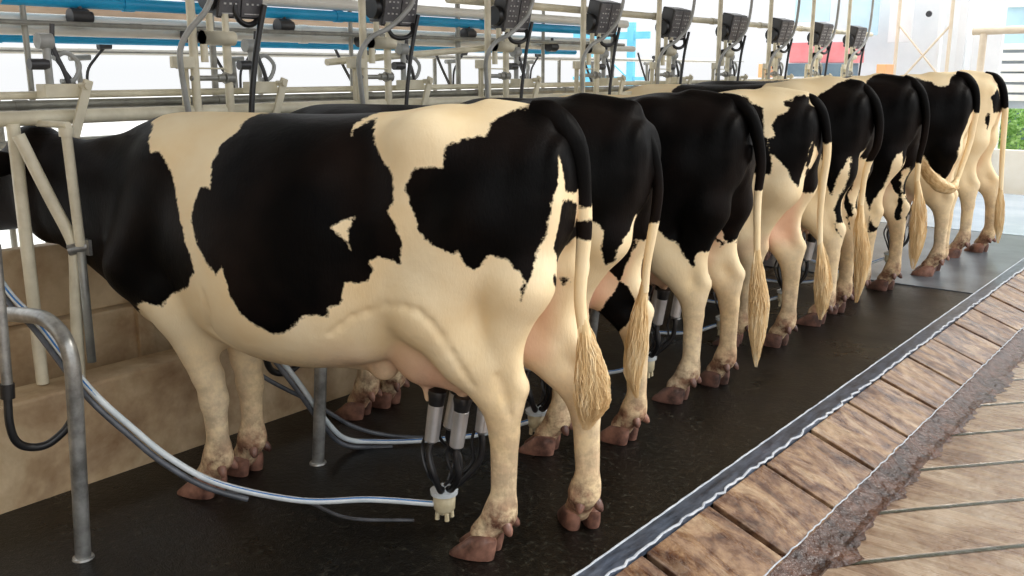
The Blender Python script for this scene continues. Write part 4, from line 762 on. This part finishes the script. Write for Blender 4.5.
# end of the barn
beam('wall_right', (-2.35, 13.35, .22), (2.0, .14, .60), MT['lowwall'])
beam('wall_far', (-1.9, 13.5, -.05), (3.2, .3, .25), MT['ground'])
for i, (x, y, w) in enumerate(((-3.28, 13.2, .10), (-2.98, 13.2, .34), (-3.55, 13.2, .04))):
    beam('trim_%d' % (32+i), (x, y, 1.3), (w, .12, 3.8 if w > .3 else 3.0), MT['sheet'])
beam('window_1', (-4.35, 13.6, 1.6), (1.9, .03, 3.4), MT['sheet'])
r = empty('end_gate', (-2.86, 12, .0)); tag(r, 'beige pipe gate post with level top bar beyond the farthest cow', 'gate')
MB().cyl((-.02, 0, 1.93), (1.6, .1, 1.95), .045).build('top_bar', MT['beige'], r); MB().cyl((.10, 0, 1.9), (.10, 0, 0), .038).build('post', MT['beige'], r)
r = empty('braced_frame', (-3.8, 13.0, .0)); tag(r, 'white cross-braced metal frame behind the farthest cows', 'frame')
MB().cyl((-.20, 0, 2.05), (.40, 0, 1.35), .012).build('brace', MT['beige'], r); MB().cyl((.42, 0, 2.05), (-.15, 0, 1.35), .014).build('brace', MT['beige'], r)
for x in (-.22, .42): MB().cyl((x, 0, 0), (x, 0, 2.8), .022).build('upright', MT['beige'], r)
tag(MB().lathe((-3.66, 13.0, 2.19), (0, 1, 0), [(0, .035), (.02, .04), (.05, .03)], 18).build('round_fitting', MT['plast']), 'small black round fitting high on the white end panel', 'fitting')
for i, (x, w, z, h) in enumerate(((-4.05, .30, 2.25, .8), (-4.55, .42, 2.30, .7), (-5.25, .5, 2.42, .55))):
    beam('window_%d' % (i+2), (x, 13.2, z), (w, .02, h), MT['ltblue'] if i else MT['sheet'])
for i, (x, w) in enumerate(((-4.78, .85), (-4.0, .0))):
    if w: beam('crate', (x, 12.6, 1.72), (w, .4, .26), MT['red'], 'faded red crate behind the control boxes', 'crate', None, False)
beam('crate', (-4.80, 12.55, 1.50), (.8, .4, .17), MT['teal'], 'slate blue crate under the faded red one', 'crate', None, False)
beam('crate', (-3.98, 12.5, 1.49), (.12, .3, .16), MT['orange'], 'small orange box right of the slate blue crate', 'box', None, False)
beam('crate', (-5.55, 12.5, 1.49), (.12, .3, .18), MT['orange'], 'small orange box left of the slate blue crate', 'box', None, False)
beam('crate_rack', (-4.8, 12.6, .6), (2.0, .5, 1.6), MT['sheet'], 'white rack the crates stand on behind the cows', 'rack', None, False)
r = empty('blue_gate_frame', (-7.5, 12, 0)); tag(r, 'light blue metal gate frame far behind the middle cows', 'frame')
for x in (-.62, .10): MB().box((x, 0, .98), (.11, .07, 2.36)).build('upright', MT['frameblue'], r, False, .004)
MB().box((-.25, 0, 1.98), (1.3, .045, .10)).build('crossbar', MT['frameblue'], r, False, .004); MB().box((-.25, 0, 1.38), (1.3, .045, .05)).build('crossbar', MT['frameblue'], r, False, .004)
MB().cyl((-.6, 0, 1.9), (.1, 0, 1.35), .012).build('brace', MT['frameblue'], r)
# slatted panel, dark low object and hedge beyond the opening on the right
r = empty('slatted_panel', (-2.4, 14.2, 1.2)); tag(r, 'blue and white slatted panel beyond the opening at the right edge', 'panel')
for x in (-.6, .6): MB().box((x, .12, -.15), (.06, .06, 2.5)).build('leg', MT['white'], r, False)
MB().box((0, .05, .87), (1.32, .04, .48)).build('sheet', MT['ltblue'], r, False)
MB().box((0, .06, .20), (1.32, .04, .80)).build('sheet', MT['slate2'], r, False)
for i, (z, h) in enumerate(((1.18, .16), (.60, .08), (.47, .10), (.33, .10), (.20, .11), (.06, .10), (-.06, .08))): MB().box((0, 0, z), (1.34, .04, h)).build('slat', MT['white'], r, False, .004)
tag(MB().box((-2.8, 16, .55), (1.3, .6, 1.48)).build('parked_cart', MT['teal'], None, False, .08), 'dark blue low shape above the hedge at the right edge', 'cart')
rg = random.Random(11); m = MB()
for i in range(3600):
    c = Vector((rg.uniform(-3.6, -1.6), rg.uniform(14.6, 15.3), rg.uniform(.30, 1.08))); a = Vector((rg.gauss(0, 1), rg.gauss(0, 1), rg.gauss(0, 1))).normalized()*.05; b = Vector((rg.gauss(0, 1), rg.gauss(0, 1), rg.gauss(0, 1))).normalized()*.028
    m.add([c-a, c+b, c+a, c-b], [(0, 1, 2, 3)])
tag(m.build('hedge', MT['leaf'], None, False), 'sunlit green hedge beyond the low wall at the right edge', 'hedge', None, 'stuff')
